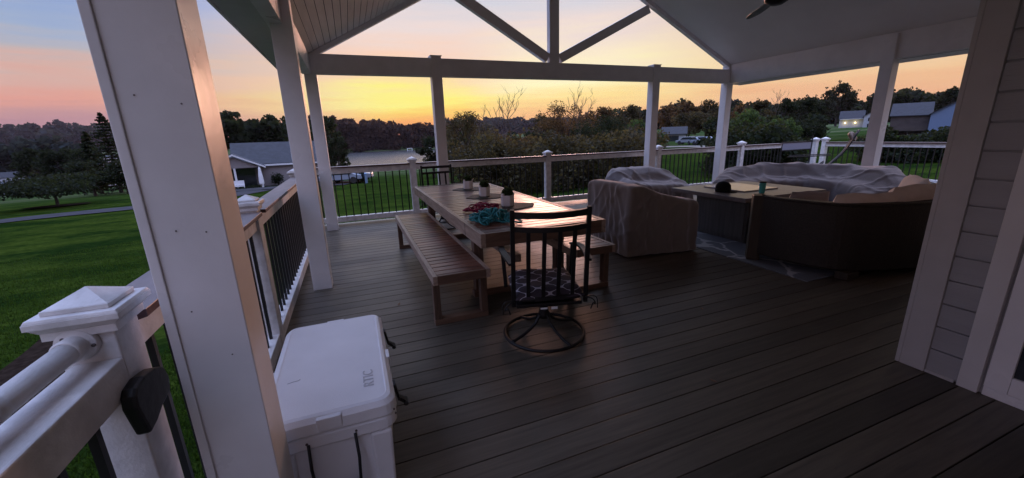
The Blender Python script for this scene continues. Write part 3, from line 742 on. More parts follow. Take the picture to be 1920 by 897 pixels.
# corner legs of moulded end (handle recess) : two buttresses with rope loop between
for xa, xb in ((CX0+.03, CX0+.12), (CX1-.12, CX1-.03)):
    m = MB(); m.frustum((xa+.01, xb-.01, CY0+.02, CY0+.1, .02), (xa, xb, CY0+.006, CY0+.1, .3305)); m.build('end_buttress', 'cooler', ck, bevel=.012)
    m = MB(); m.frustum((xa+.01, xb-.01, CY1-.1, CY1-.02, .02), (xa, xb, CY1-.1, CY1-.006, .3305)); m.build('end_buttress', 'cooler', ck, bevel=.012)
hd = MB()
pts = [(cxm-.085, CY0+.002, .36), (cxm-.088, CY0-.004, .25), (cxm-.08, CY0-.01, .12), (cxm+.08, CY0-.01, .12), (cxm+.088, CY0-.004, .25), (cxm+.085, CY0+.002, .36)]
hd.tube(pts[:3], .006, 8); hd.tube(pts[3:], .006, 8); hd.tube([(cxm-.085, CY0-.01, .12), (cxm+.085, CY0-.01, .12)], .014, 12)
hd.build('rope_handle', 'rubber', ck, smooth=True)
sc = MB()
for x, z in ((cxm-.09, .365), (cxm+.09, .368)):
    sc.T = Matrix.Translation((x, CY0+.0045, z)) @ Matrix.Rotation(PI/2, 4, 'X'); sc.lathe([(.005, 0), (.005, .003)], n=10)
for y, z in ((1.54, .425), (1.545, .405)):
    sc.T = Matrix.Translation((CX1-.035+y-1.52, CY0+.0, z)) @ Matrix.Rotation(PI/2, 4, 'X'); sc.lathe([(.004, 0), (.004, .004)], n=10)
sc.build('screw', 'screw', ck)
for y in (1.66, 2.20):
    m = MB(); m.bar((CX1+.001, y, .445), (CX1+.016, y, .36), .044, .011, up=(1, 0, 0)); m.bar((CX1+.016, y, .364), (CX1+.046, y, .336), .030, .015, up=(1, 0, 0))
    m.tube([(CX1+.044, y-.024, .336), (CX1+.044, y+.024, .336)], .011, 8)
    m.build('latch', 'rubber', ck, bevel=.002)
tcv = bpy.data.curves.new('emb', 'FONT'); tcv.body = 'RTIC'; tcv.size = .062; tcv.extrude = .0012; tcv.align_x = 'CENTER'; tcv.align_y = 'CENTER'
tmp = bpy.data.objects.new('tmp', tcv); COL.objects.link(tmp)
bpy.context.view_layer.update()
tme = bpy.data.meshes.new_from_object(tmp.evaluated_get(bpy.context.evaluated_depsgraph_get()))
bpy.data.objects.remove(tmp); tme.materials.clear(); tme.materials.append(M['emboss'])
tme.transform(Matrix.Translation((-.045, 1.70, .4702)) @ Matrix.Rotation(PI/2, 4, 'Z'))
to = bpy.data.objects.new('embossed_lettering', tme); COL.objects.link(to); to.parent = lid
tme.transform(Matrix.Translation((-ck.location[0], -ck.location[1], 0)))
m = MB(); m.T = Matrix.Translation((-.35, 1.80, .4702)); m.tube([(-.03, 0, -.0006), (-.01, .006, -.0004), (.012, .008, -.0004), (.02, .015, -.0006)], .0012, 6); m.T = Matrix.Identity(4)
m.build('scuff', 'scuff', lid)

for i, (lx, ly, ra) in enumerate(((.42, 1.25, .4), (1.9, 1.55, 2.1), (.25, 3.6, 1.0), (2.65, 2.35, 4.0), (.1, 5.2, 5.0))):
    m = MB(); P = [(-.022, 0, .004), (-.008, -.010, .002), (.012, -.009, .003), (.026, 0, .009), (.010, .011, .005), (-.008, .009, .003)]
    m.T = Matrix.Translation((lx, ly, .0015)) @ Matrix.Rotation(ra, 4, 'Z'); m.add(P, [(0, 1, 2, 3), (0, 3, 4, 5)]); o = m.build('fallen_leaf', 'dry')
    tag(o, ['small dry leaf on the deck right of the cooler', 'small dry leaf on the deck in front of the near swivel chair', 'small dry leaf on the deck left of the left bench', 'small dry leaf on the deck toward the curved sofa', 'small dry leaf on the deck near the second porch post'][i], 'leaf', 'dry leaves on the deck')
# ------------------------------------------------------------------ dining table & benches
TX0, TX1, TY0, TY1, TZ = .86, 2.01, 2.88, 6.38, .76
tb = thing('dining_table', 'long slatted wooden dining table with planters and ropes on top', 'table', (1.435, 4.6, 0))
def slat_top(parent, x0, x1, y0, y1, zt, rim, rw, slat, gap, mb='slat'):
    m = MB()
    m.box(x0, x0+rw, y0, y1, zt-rim, zt); m.build('rim', 'rim', parent, bevel=.003)
    m = MB(); m.box(x1-rw, x1, y0, y1, zt-rim, zt); m.build('rim', 'rim', parent, bevel=.003)
    m = MB(); m.box(x0+rw+.0005, x1-rw-.0005, y0, y0+rw, zt-rim, zt-.001); m.build('end_rim', 'rimx', parent, bevel=.003)
    m = MB(); m.box(x0+rw+.0005, x1-rw-.0005, y1-rw, y1, zt-rim, zt-.001); m.build('end_rim', 'rimx', parent, bevel=.003)
    m = MB(); y = y0+rw+gap; rng = random.Random(3)
    while y < y1-rw-slat*.5:
        yb = min(y+slat, y1-rw-.001); m.box(x0+rw+.001, x1-rw-.001, y, yb, zt-.022, zt-.002-rng.random()*.002); y += slat+gap
    m.build('slatted_top', mb, parent, bevel=.003)
    m = MB(); m.box(x0+rw+.002, x1-rw-.002, y0+rw+.001, y1-rw-.001, zt-.04, zt-.026); m.build('underlay', 'dark', parent)
slat_top(tb, TX0, TX1, TY0, TY1, TZ, .115, .042, .086, .013)
m = MB(); m.box(TX0-.0012, TX0+.001, 3.345, 3.351, TZ-.115, TZ+.0006); m.box(TX0-.0012, TX0+.001, 6.02, 6.026, TZ-.115, TZ+.0006); m.build('joint', 'dark', tb)
for yy in (3.45, 5.75):
    for xx in (TX0+.10, TX1-.19):
        m = MB(); m.box(xx, xx+.09, yy, yy+.09, .07, TZ-.042); m.build('leg', 'legwood', tb, bevel=.004)
    m = MB(); m.box(TX0+.08, TX1-.08, yy-.002, yy+.092, .001, .069); m.build('foot', 'rimx', tb, bevel=.004)
m = MB(); m.box(1.39, 1.48, 3.56, 5.74, .25, .33); m.build('stretcher', 'rim', tb, bevel=.004)

def bench(name, label, x0, x1, y0, y1):
    b = thing(name, label, 'bench', ((x0+x1)/2, (y0+y1)/2, 0), 0, None)
    slat_top(b, x0, x1, y0, y1, .455, .075, .036, .086, .011)
    for yy in (y0+.09, y1-.15):
        for xx in (x0+.008, x1-.063):
            m = MB(); m.box(xx, xx+.055, yy, yy+.075, .05, .41); m.build('leg', 'legwood', b, bevel=.003)
        m = MB(); m.box(x0+.006, x1-.006, yy-.002, yy+.077, .001, .049); m.build('foot', 'rimx', b, bevel=.003)
    return b
bench('bench', 'slatted wooden bench on the left long side of the dining table, facing the cooler', .475, .945, 2.93, 5.72)
bench('bench', 'slatted wooden bench on the right side of the dining table beside the covered armchair', 1.80, 2.255, 3.06, 5.80)

# placemats, planters, ropes
def blob_disc(name, x, y, z, rx, ry, th, matn, seed, label, cat, group):
    rng = random.Random(seed); m = MB(); n = 36; ring = []
    ph_ = [rng.random()*6.28 for _ in range(4)]
    for k in range(n):
        a = 2*PI*k/n; r = 1+.05*math.sin(3*a+ph_[0])+.04*math.sin(7*a+ph_[1])+.03*math.sin(11*a+ph_[2]); ring.append((x+rx*r*math.cos(a), y+ry*r*math.sin(a)))
    m.prism(ring, 'z', z, z+th); o = m.build(name, matn, bevel=.001); tag(o, label, cat, group); return o
names3 = ['nearest the near swivel chair', 'in the middle of the three', 'farthest along the table']
for i, (x, y) in enumerate(((1.50, 3.95), (1.505, 4.77), (1.52, 5.58))):
    blob_disc('placemat', x+.03, y-.02, TZ-.001, .25, .20, .006, 'mat_green', i+4, 'dark woven leaf mat under the planter '+names3[i], 'placemat', 'woven mats along the dining table')
    rr = .072; hh = .115
    p = thing('planter', 'white hexagonal pot with clipped green ball, '+names3[i], 'planter', (x, y, TZ+.0055), 0, 'planters along the dining table')
    m = MB(); vs = []; fs = []; prof = [(rr*.93, 0), (rr, .01), (rr, hh), (rr*.86, hh), (rr*.82, hh-.02)]
    for r, z in prof:
        for k in range(6): a = PI/6+2*PI*k/6; vs.append((x+r*math.cos(a), y+r*math.sin(a), TZ+.0055+z))
    for j in range(4):
        for k in range(6): fs.append((j*6+k, j*6+(k+1) % 6, (j+1)*6+(k+1) % 6, (j+1)*6+k))
    fs += [tuple(range(6))[::-1], tuple(range(24, 30))]; m.add(vs, fs); m.build('pot', 'pot', p, bevel=.003)
    for sx in (-1, 1):
        q = MB(); q.lathe([(.015, 0), (.017, .008), (.015, .018), (.004, .022)], (x+sx*rr*.78, y-.02, TZ+.0055+hh), 12); q.build('rim_highlight', 'pot', p, smooth=True)  # white knobs stand in for the bright highlights on the pot rim
    m = MB(); rng = random.Random(i)
    cz = TZ+hh+.025
    m.lathe([(.001, -.05)]+[(.050*math.cos(rad(t)), .050*math.sin(rad(t))) for t in range(-60, 91, 15)], (x, y, cz), 14)
    for _ in range(900):
        d = Vector((rng.gauss(0, 1), rng.gauss(0, 1), abs(rng.gauss(0, 1))-.25)).normalized(); c = Vector((x, y, cz))+d*.056
        t = d.orthogonal().normalized(); t.rotate(Matrix.Rotation(rng.random()*6.28, 3, d)); u = d.cross(t); s = .006
        m.add([c-t*s, c+t*s, c+d*s*1.3+u*s*.5], [(0, 1, 2)])
    m.build('ball_plant', 'topiary', p)

def rope_pile(name, cx, cy, rx, ry, hz, n, r, matn, seed, label, loops=0):
    rng = random.Random(seed); pts = []
    bx = [(rng.uniform(-1, 1), rng.uniform(-1, 1)) for _ in range(n//9+3)]
    base = catmull([(cx+rx*.8*u, cy+ry*.8*v, 0) for u, v in bx], 9); tw = 0; lr_ = .03
    for p in base:
        tw += rng.uniform(.75, 1.25); lr_ = max(.018, min(.055, lr_+rng.gauss(0, .006)))
        q = math.hypot((p.x-cx)/rx, (p.y-cy)/ry)
        z = TZ+.006+r+hz*max(.08, 1-q*q*.7)*(.5+.5*math.sin(tw*.83+seed))
        pts.append((p.x+lr_*math.cos(tw), p.y+lr_*math.sin(tw), z))
    P = catmull(pts, 5); P = [Vector((p.x, p.y, max(p.z, TZ+r+.002))) for p in P]
    m = MB(); m.tube(P, r, 7)
    for k in range(loops):
        a0 = rng.uniform(0, 6.28); lp = []
        ex = cx+rx*.95*math.cos(a0); ey = cy+ry*.95*math.sin(a0)
        for t in range(14):
            b = 2*PI*t/13; lp.append((ex+.05*math.cos(b), ey+.02*math.sin(b*1.0), TZ+r+.03+.035*math.sin(b)+.03))
        m.tube(catmull(lp, 2), r*.8, 6)
    o = m.build(name, matn, smooth=True); tag(o, label, 'rope')
rope_pile('rope', 1.12, 3.30, .20, .19, .10, 330, .0072, 'rope_teal', 5, 'tangled pile of teal rope on the near left corner of the dining table')
rope_pile('rope', 1.17, 3.80, .20, .15, .07, 200, .0066, 'rope_red', 11, 'tangled pile of crimson rope behind the teal rope on the dining table', 0)

# ------------------------------------------------------------------ swivel chairs
def swivel_chair(label, loc, rz):
    c = thing('swivel_chair', label, 'chair', loc, rz)   # local: faces +y, centre over the ring
    kw = dict(world=False)
    m = MB(); n = 56; m.tube([(.305*math.cos(2*PI*k/n), .305*math.sin(2*PI*k/n), .017) for k in range(n)], .013, 8, closed=True); m.build('base_ring', 'blackchair', c, smooth=True, **kw)
    for k in range(4):
        a = rad(28+90*k); d = Vector((math.cos(a), math.sin(a), 0))
        m = MB(); m.tube(catmull([d*.305+Vector((0, 0, .02)), d*.20+Vector((0, 0, .045)), d*.09+Vector((0, 0, .10)), d*.035+Vector((0, 0, .17))], 5), .0115, 8); m.build('base_arm', 'blackchair', c, smooth=True, **kw)
    m = MB(); m.lathe([(.05, .14), (.042, .17), (.034, .2), (.034, .27), (.05, .285), (.055, .31)], n=20); m.tube([(-.07, -.05, .285), (.07, -.05, .285)], .018, 12); m.build('swivel_column', 'blackchair', c, smooth=True, **kw)
    m = MB(); m.box(-.235, .235, -.22, .25, .318, .345); m.build('seat_frame', 'blackchair', c, bevel=.006, **kw)
    for x in (-.255, .255):
        m = MB(); m.bar((x, -.225, .34), (x, -.285, 1.035), .03, .026, up=(0, 1, 0)); m.build('back_post', 'blackchair', c, bevel=.004, **kw)
    def crv(z, hgt, off, sag, nm):
        m = MB(); P = []
        for t in range(13):
            u = -1+2*t/12; P.append(Vector((u*.24, -.285+(1.035-z)*.086-sag*(1-u*u), z-.004*(1-u*u))))
        for a, b in zip(P, P[1:]): m.bar(a, b+(b-a)*.06, .018, hgt)
        m.build(nm, 'blackchair', c, **kw)
    crv(1.0, .042, 0, .055, 'top_rail'); crv(.905, .036, 0, .055, 'back_rail'); crv(.40, .03, 0, .02, 'back_rail')
    for x in (-.155, -.052, .052, .155):
        u = x/.24; m = MB()
        m.bar((x, -.232-.02*(1-u*u), .40), (x, -.275-.055*(1-u*u), .905), .028, .012, up=(0, 1, 0)); m.build('back_slat', 'blackchair', c, bevel=.002, **kw)
    for s in (-1, 1):
        m = MB(); P = catmull([(s*.262, -.262, .66), (s*.29, -.1, .672), (s*.30, .1, .665), (s*.285, .25, .64)], 4)
        for a, b in zip(P, P[1:]): m.bar(a, b+(b-a)*.08, .045, .018)
        m.build('armrest', 'blackchair', c, bevel=.002, **kw)
        m = MB(); m.bar((s*.285, .235, .645), (s*.265, .235, .31), .03, .026, up=(0, 1, 0)); m.build('arm_post', 'blackchair', c, bevel=.004, **kw)
    # cushion
    m = MB(); nx, ny = 15, 15; vs = []; fs = []
    def cz(u, v, top):
        e = min(1, (1-abs(u))*5)*min(1, (1-abs(v))*5); e = max(0, e)**.5
        return (.405+.055*e+.006*math.sin(u*4)*math.cos(v*3)) if top else (.395-.038*e)
    for top in (0, 1):
        for j in range(ny):
            for i in range(nx):
                u = -1+2*i/(nx-1); v = -1+2*j/(ny-1)
                sx_ = .25*(1-.03*v*v); vs.append((u*sx_, v*.255+.0, cz(u, v, top)))
    for top in (0, 1):
        o_ = top*nx*ny
        for j in range(ny-1):
            for i in range(nx-1):
                a = o_+j*nx+i; q = (a, a+1, a+nx+1, a+nx); fs.append(q if top else q[::-1])
    B = [i for i in range(nx)]+[j*nx+nx-1 for j in range(1, ny)]+[(ny-1)*nx+i for i in range(nx-2, -1, -1)]+[j*nx for j in range(ny-2, 0, -1)]
    for a, b in zip(B, B[1:]+B[:1]): fs.append((a, b, b+nx*ny, a+nx*ny))
    m.add(vs, fs); cu = m.build('cushion', 'lattice', c, smooth=True, **kw)
    for s in (-1, 1):
        m = MB()
        m.tube(catmull([(s*.25, -.245, .385), (s*.30, -.26, .37), (s*.32, -.26, .33), (s*.30, -.27, .345), (s*.285, -.265, .30)], 4), .005, 6)
        m.tube(catmull([(s*.25, -.245, .385), (s*.31, -.25, .39), (s*.335, -.25, .36), (s*.335, -.26, .30)], 4), .004, 6)
        m.build('cushion_tie', 'black', cu, smooth=True, **kw)
    m = MB(); m.box(-.075, -.025, -.268, -.266, .322, .334); m.box(.0, .045, -.268, -.266, .318, .336); m.build('care_tag', 'tag', cu, **kw)
    return c
swivel_chair('dark swivel chair with lattice cushion, its back to the camera at the near table end', (1.235, 2.545, 0), rad(-15))
swivel_chair('dark swivel chair at the far end of the dining table near the railing', (1.345, 6.68, 0), rad(180))

# ------------------------------------------------------------------ draped covers
def evaluate(o):
    dg = bpy.context.evaluated_depsgraph_get(); me = bpy.data.meshes.new_from_object(o.evaluated_get(dg)); return me
def draped(name, stations, matn, label, cat, seed, vox=.035, fold=.02, top_soft=.012):
    """stations: list of (origin, dir, profile[(s,z)...]) with floor points first and last"""
    m = MB(); n = len(stations[0][2]); vs = []; fs = []
    for o_, d, pr in stations:
        for s, z in pr: vs.append((o_[0]+d[0]*s, o_[1]+d[1]*s, z))
    K = len(stations)
    for i in range(K-1):
        for k in range(n): fs.append((i*n+k, (i+1)*n+k, (i+1)*n+(k+1) % n, i*n+(k+1) % n))
    fs += [tuple(range(n)), tuple(range((K-1)*n, K*n))[::-1]]
    m.add(vs, fs); o = m.build(name, matn)
    bm = bmesh.new(); bm.from_mesh(o.data); bmesh.ops.recalc_face_normals(bm, faces=bm.faces); bm.to_mesh(o.data); bm.free()
    r = o.modifiers.new('r', 'REMESH'); r.mode = 'VOXEL'; r.voxel_size = vox
    s = o.modifiers.new('s', 'SMOOTH'); s.factor = .5; s.iterations = 3
    bpy.context.view_layer.update()
    me = evaluate(o); o.modifiers.clear(); o.data = me; me.materials.clear(); me.materials.append(M[matn])
    off = Vector((seed*3.1, seed*1.7, 0)); zmax = max(v.co.z for v in me.vertices)
    cx_ = sum(v.co.x for v in me.vertices)/len(me.vertices); cy_ = sum(v.co.y for v in me.vertices)/len(me.vertices); rr_c = .8
    nr = [v.normal.copy() for v in me.vertices]
    for v, nn in zip(me.vertices, nr):
        p = v.co; side = 1-min(1, abs(nn.z)*1.2)
        al = math.atan2(p.y-cy_, p.x-cx_)*rr_c
        q = Vector((al*5.5, p.z*.8, 0))+off
        w = noise.noise(q)*.8+noise.noise(q*2.1)*.5
        rg1 = 1-min(1, abs(noise.noise(Vector((al*3+p.z*1.4, p.z*.9, 3))+off))*5)
        rg2 = 1-min(1, abs(noise.noise(Vector((al*2.2-p.z*2.4, p.z*1.1, 7))+off))*6)
        t1 = 1-min(1, abs(noise.noise(Vector((p.x*2.4+p.y*1.5, p.y*1.2-p.x*.7, 1))+off))*6)
        t2 = 1-min(1, abs(noise.noise(Vector((p.x*1.3-p.y*2.6, p.y*1.0+p.x*1.4, 5))+off))*7)
        low = .35+1.0*(1-p.z/zmax)
        dsp = side*fold*(w*low*1.3+.55*rg1+.45*rg2)+(1-side)*top_soft*(.8*noise.noise(p*2.2+off)+.75*t1+.75*t2)
        v.co += Vector((nn.x, nn.y, nn.z*.8))*dsp
        if v.co.z < .012: v.co.z = .012
        if p.z < .08: v.co += Vector((nn.x, nn.y, 0))*.012
    me.polygons.foreach_set('use_smooth', [True]*len(me.polygons)); me.update()
    o.modifiers.new('sub', 'SUBSURF').render_levels = 1; o.modifiers['sub'].levels = 1
    tag(o, label, cat); return o
# armchair: back on the left (x small), seat opens to +x
pa = lambda back, arm, x1: [(0, .012), (.015, .5), (.025, back-.02), (.05, back), (.20, back-.005), (.30, back-.05), (.45, back-.115), (.66, arm+.03), (x1-.05, arm), (x1-.005, arm-.04), (x1+.01, .012)]
pc = lambda back, seat, x1: [(0, .012), (.015, .5), (.025, back-.02), (.05, back), (.25, back-.01), (.29, back-.06), (.34, back-.2), (.42, seat+.05), (x1-.05, seat), (x1-.005, seat-.05), (x1+.01, .012)]
st = [((2.96, 3.79), (1, -.13), pa(.855, .64, .95)), ((2.965, 3.81), (1, -.13), pa(.875, .665, .96)), ((2.97, 4.02), (1, -.10), pa(.875, .66, .95)),
      ((2.975, 4.08), (1, -.08), pc(.875, .47, .93)), ((2.98, 4.5), (1, -.02), pc(.875, .47, .93)), ((2.985, 4.56), (1, 0), pa(.875, .66, .93)), ((2.985, 4.76), (1, .02), pa(.86, .65, .92))]
draped('covered_armchair', st, 'cover', 'grey brown fabric cover draped over an armchair beside the dining table', 'armchair', 1, .024, .034)
# loveseat behind: back toward far railing / left
pb = lambda back, arm, d: [(0, .012), (.01, .4), (.05, back-.04), (.12, back), (.32, back-.015), (.46, back-.10), (.6, arm+.02), (d-.06, arm-.02), (d, arm-.10), (d+.01, .012)]
st = [((4.60, 6.70), (-.02, -1), pb(.66, .56, .95)), ((4.72, 6.76), (-.02, -1), pb(.78, .62, .99)), ((5.0, 6.80), (-.04, -1), pb(.81, .55, 1.0)), ((5.6, 6.80), (-.06, -1), pb(.80, .52, .96)), ((5.95, 6.74), (-.06, -1), pb(.70, .50, .9)), ((6.2, 6.68), (-.1, -1), pb(.56, .44, .8))]
draped('covered_loveseat', st, 'cover_old', 'grey fabric cover draped over a low loveseat in front of the far porch posts', 'sofa', 2, .032, .035, .03)
# curved sofa far right under a cover
arc = [(6.05, 5.45), (6.7, 5.75), (7.5, 5.55), (8.05, 5.0), (8.25, 4.3), (8.08, 3.65), (7.72, 3.2)]
cen = Vector((5.9, 3.9)); st = []
for i, p in enumerate(arc):
    d = (cen-Vector(p)).normalized(); e = 0 if i in (0, len(arc)-1) else 1
    st.append((p, (d.x, d.y), pb((.58, .76, .82, .82, .82, .82, .64)[i], (.46, .58, .60, .60, .60, .60, .5)[i], .95)))
draped('covered_sofa', st, 'cover_old', 'large grey cover draped over the curved sofa beyond the fire table', 'sofa', 3, .035, .035, .035)

# ------------------------------------------------------------------ near curved sofa with cushions
sf = thing('curved_sofa', 'dark wicker curved sofa with cream cushions, its back to the camera', 'sofa', (5, 2.9, 0))
outer = catmull([(4.215, 3.09, 0), (4.24, 2.74, 0), (4.40, 2.34, 0), (4.85, 2.11, 0), (5.4, 2.02, 0), (6.0, 2.10, 0), (6.6, 2.55, 0), (7.0, 3.0, 0)], 6)
C2 = Vector((5.45, 4.3, 0))
def shell(m, off0, off1, z0, z1, lo=0, hi=None, bulge=0):
    P = outer[lo:hi]; vs = []; fs = []
    for p in P:
        d = (C2-p).normalized()
        a = p+d*off0; b = p+d*off1
        vs += [(a.x, a.y, z0), (b.x, b.y, z0), (b.x, b.y, z1), (a.x, a.y, z1)]
    for i in range(len(P)-1):
        for k in range(4): fs.append((i*4+k, i*4+(k+1) % 4, (i+1)*4+(k+1) % 4, (i+1)*4+k))
    fs += [(0, 1, 2, 3), tuple(range(len(vs)-4, len(vs)))[::-1]]; m.add(vs, fs)
m = MB(); shell(m, 0, .10, .085, .735); m.build('backrest', 'wicker', sf, bevel=.012)
m = MB(); shell(m, .101, .80, .10, .30); m.build('seat_base', 'wicker', sf, bevel=.012)
m = MB(); shell(m, -.012, .115, .736, .76); m.build('top_trim', 'wicker', sf, bevel=.006)
m = MB(); p0 = outer[0]; d = (C2-p0).normalized(); s_ = Vector((-d.y, d.x, 0))
m.bar(p0-d*.03+Vector((0, 0.02, .385)), p0+d*.12+Vector((0, .02, .385)), .13, .75); m.build('end_post', 'darkwood', sf, bevel=.01)
for fx, fy in ((4.46, 2.22), (5.9, 2.14), (6.85, 2.8)):
    m = MB(); m.box(fx-.08, fx+.10, fy, fy+.12, .009, .084); m.build('foot', 'darkwood', sf, bevel=.005)
def pillow(m, c, d, w, h, t, lean=.25, seed=0):
    # upright cushion: centre c, facing dir d (2D), superellipse puff
    d = Vector((d.x, d.y, 0)).normalized(); r = Vector((-d.y, d.x, 0)); up = (Vector((0, 0, 1))-d*lean).normalized(); f = r.cross(up)
    vs = []; fs = []; nu, nv = 17, 11; rng = random.Random(seed)
    for sd_ in (-1, 1):
        for j in range(nv):
            for i in range(nu):
                u = -1+2*i/(nu-1); v = -1+2*j/(nv-1)
                pu = (1-u**6)*(1-v**4); pu = max(pu, 0)**.6
                cr_ = 1-.06*(abs(u*v))**2
                q = c+r*u*w/2*cr_+up*(v*h/2*(1-.03*math.cos(u*5+seed)))+f*sd_*t/2*pu*(1+.12*noise.noise(Vector((u*2+seed, v*2, sd_))))
                vs.append(q)
    for sd_ in (0, 1):
        o_ = sd_*nu*nv
        for j in range(nv-1):
            for i in range(nu-1):
                a = o_+j*nu+i; q = (a, a+1, a+nu+1, a+nu); fs.append(q if sd_ else q[::-1])
    B = [i for i in range(nu)]+[j*nu+nu-1 for j in range(1, nv)]+[(nv-1)*nu+i for i in range(nu-2, -1, -1)]+[j*nu for j in range(nv-2, 0, -1)]
    for a, b in zip(B, B[1:]+B[:1]): fs.append((a, b, b+nu*nv, a+nu*nv))
    m.add(vs, fs)
def cushion_at(i, w, h, z, seed, inset=.20, t=.17):
    p = outer[i]; d = (C2-p).normalized(); m = MB(); pillow(m, p+d*inset+Vector((0, 0, z)), d, w, h, t, .2, seed)
    m.build('back_cushion', 'cushion', sf, smooth=True)
cushion_at(15, .64, .50, .60, 1, .17); cushion_at(22, .78, .56, .63, 2, .2, .21); cushion_at(30, .78, .56, .65, 3, .2, .21); cushion_at(38, .70, .48, .60, 4)
m = MB(); shell(m, .26, .80, .301, .43); m.build('seat_cushion', 'cushion', sf, bevel=.03)
pl = MB(); pillow(pl, Vector((4.72, 2.92, .60)), Vector((.5, 1, 0)), .42, .40, .15, .25, 9); o = pl.build('pillow', 'cover_old', smooth=True)
tag(o, 'grey throw pillow leaning inside the left end of the curved wicker sofa', 'pillow')

m = MB(); m.box(4.05, 7.3, 2.38, 5.25, .0005, .0085); rg = m.build('rug', 'rug'); tag(rg, 'grey blue outdoor rug with pale pattern under the fire table', 'rug')

# fire table
ft = thing('fire_table', 'square low fire table with stone top between the sofas', 'table', (5.15, 4.05, 0))
m = MB(); m.box(4.43, 5.95, 3.45, 4.70, .60, .655); m.build('table_top', 'stone', ft, bevel=.006)
m = MB(); m.box(4.72, 5.70, 3.62, 4.48, .009, .5995); m.build('base', 'tablebase', ft, bevel=.006)
m = MB(); m.box(4.705, 4.7195, 3.66, 4.44, .06, .56); m.build('door_panel', 'tablebase', ft, bevel=.003)
m = MB(); m.box(4.86, 5.52, 3.82, 4.50, .6555, .672); o = m.build('burner_lid', 'glass_tray', bevel=.004); tag(o, 'pale flat burner lid lying on the fire table top', 'lid')
tm = thing('tumbler', 'teal insulated tumbler standing near the edge of the fire table', 'tumbler', (4.98, 3.66, .6555))
m = MB(); m.lathe([(.032, 0), (.034, .01), (.042, .12), (.043, .135)], (4.98, 3.66, .6558), 24); m.build('cup', 'teal', tm, smooth=True)
m = MB(); m.lathe([(.0435, .1355), (.044, .15), (.03, .156), (.012, .157)], (4.98, 3.66, .6555), 24); m.build('cup_lid', 'black', tm, smooth=True)
# black cap lying on the table
hat = thing('cap_hat', 'black baseball cap lying on the left side of the fire table', 'hat', (4.70, 4.02, .656))
m = MB(); m.lathe([(.095, 0), (.10, .04), (.092, .09), (.065, .125), (.02, .14), (.002, .141)], (4.70, 4.02, .656), 24); m.build('crown', 'hatcloth', hat, smooth=True)
m = MB(); vs = []; fs = []; n = 14
for k in range(n+1):
    a = rad(-110+120*k/n); vs += [(4.70+.093*math.cos(a), 4.02+.093*math.sin(a), .664), (4.70+.17*math.cos(a)*(.85+.15*math.sin(PI*k/n)), 4.02+.17*math.sin(a)*(.8+.25*math.sin(PI*k/n)), .660), ]
for k in range(n): fs.append((2*k, 2*k+1, 2*k+3, 2*k+2))
m.add(vs, fs); b_ = m.build('brim', 'hatcloth', hat); so_ = b_.modifiers.new('s', 'SOLIDIFY'); so_.thickness = .003; so_.offset = 1

# recliner and dry plant by the right railing
rc = thing('recliner', 'black framed reclining lawn chair with blue sling near the gate', 'chair', (10.75, 6.75, 0), rad(-59))
lk_ = dict(world=False)
m = MB()
for y in (-.27, .27):
    m.tube(catmull([(-.55, y, .02), (-.25, y, .42), (.35, y, .46)], 5), .013, 8)
    m.tube([(.55, y, .02), (-.05, y, .60)], .013, 8); m.tube([(-.35, y, .02), (.3, y, .62)], .013, 8)
    m.tube(catmull([(.30, y, .44), (.62, y, .82), (.86, y, 1.36)], 5), .016, 8)
m.tube([(.86, -.27, 1.36), (.86, .27, 1.36)], .013, 8); m.tube([(-.55, -.27, .02), (-.55, .27, .02)], .013, 8); m.tube([(.55, -.27, .02), (.55, .27, .02)], .013, 8)
m.build('frame', 'black', rc, smooth=True, **lk_)
m = MB(); m.box(-.22, .36, -.26, .26, .485, .51); m.build('seat_sling', 'blue_cloth', rc, bevel=.004, **lk_)
m = MB(); P = catmull([(.34, 0, .48), (.62, 0, .84), (.84, 0, 1.32)], 5)
for a, b in zip(P, P[1:]): m.bar(a, b, .5, .03, up=(1, 0, 0))
m.build('back_sling', 'dark', rc, **lk_)
for y in (-.30, .30):
    m = MB(); m.bar((-.45, y, .74), (.42, y, .79), .05, .022); m.tube([(-.2, y, .74), (-.25, y, .44)], .01, 6); m.build('armrest', 'black', rc, **lk_)
m = MB(); pillow(m, Vector((.76, 0, 1.22)), Vector((-1, 0, .4)), .44, .24, .13, -.6, 5); m.build('head_pillow', 'legwood', rc, smooth=True, **lk_)

# ------------------------------------------------------------------ trees
def leaf_cloud(m, clumps, n, size, rng, flat=1.0, droop=0):
    for (cx, cy, cz, rx, ry, rz_) in clumps:
        for _ in range(n):
            d = Vector((rng.gauss(0, 1), rng.gauss(0, 1), rng.gauss(0, 1)))
            if d.length < 1e-3: continue
            d.normalize(); q = rng.random()**.35
            c = Vector((cx+d.x*rx*q, cy+d.y*ry*q, cz+d.z*rz_*q))
            t = Vector((rng.gauss(0, 1), rng.gauss(0, 1), rng.gauss(0, .7))).normalized(); u = t.orthogonal().normalized(); u.rotate(Matrix.Rotation(rng.random()*6.28, 3, t))
            s = size*rng.uniform(.5, 1.25)
            i = len(m.v)
            m.v += [tuple(c-u*s*.5), tuple(c+t*s*.55), tuple(c+u*s*.5), tuple(c-t*s*.45)]; m.f.append((i, i+1, i+2, i+3)); m.m.append(0)
def limb(m, p, q, r0, r1, rng, wob=.08, n=5):
    p = Vector(p); q = Vector(q); P = []; R = []
    L_ = (q-p).length
    for i in range(n+1):
        t = i/n; off = Vector((rng.gauss(0, 1), rng.gauss(0, 1), rng.gauss(0, .4)))*L_*wob*math.sin(PI*t)*.6
        P.append(p+(q-p)*t+off); R.append(r0+(r1-r0)*t)
    m.tube(P, R, 6); return P
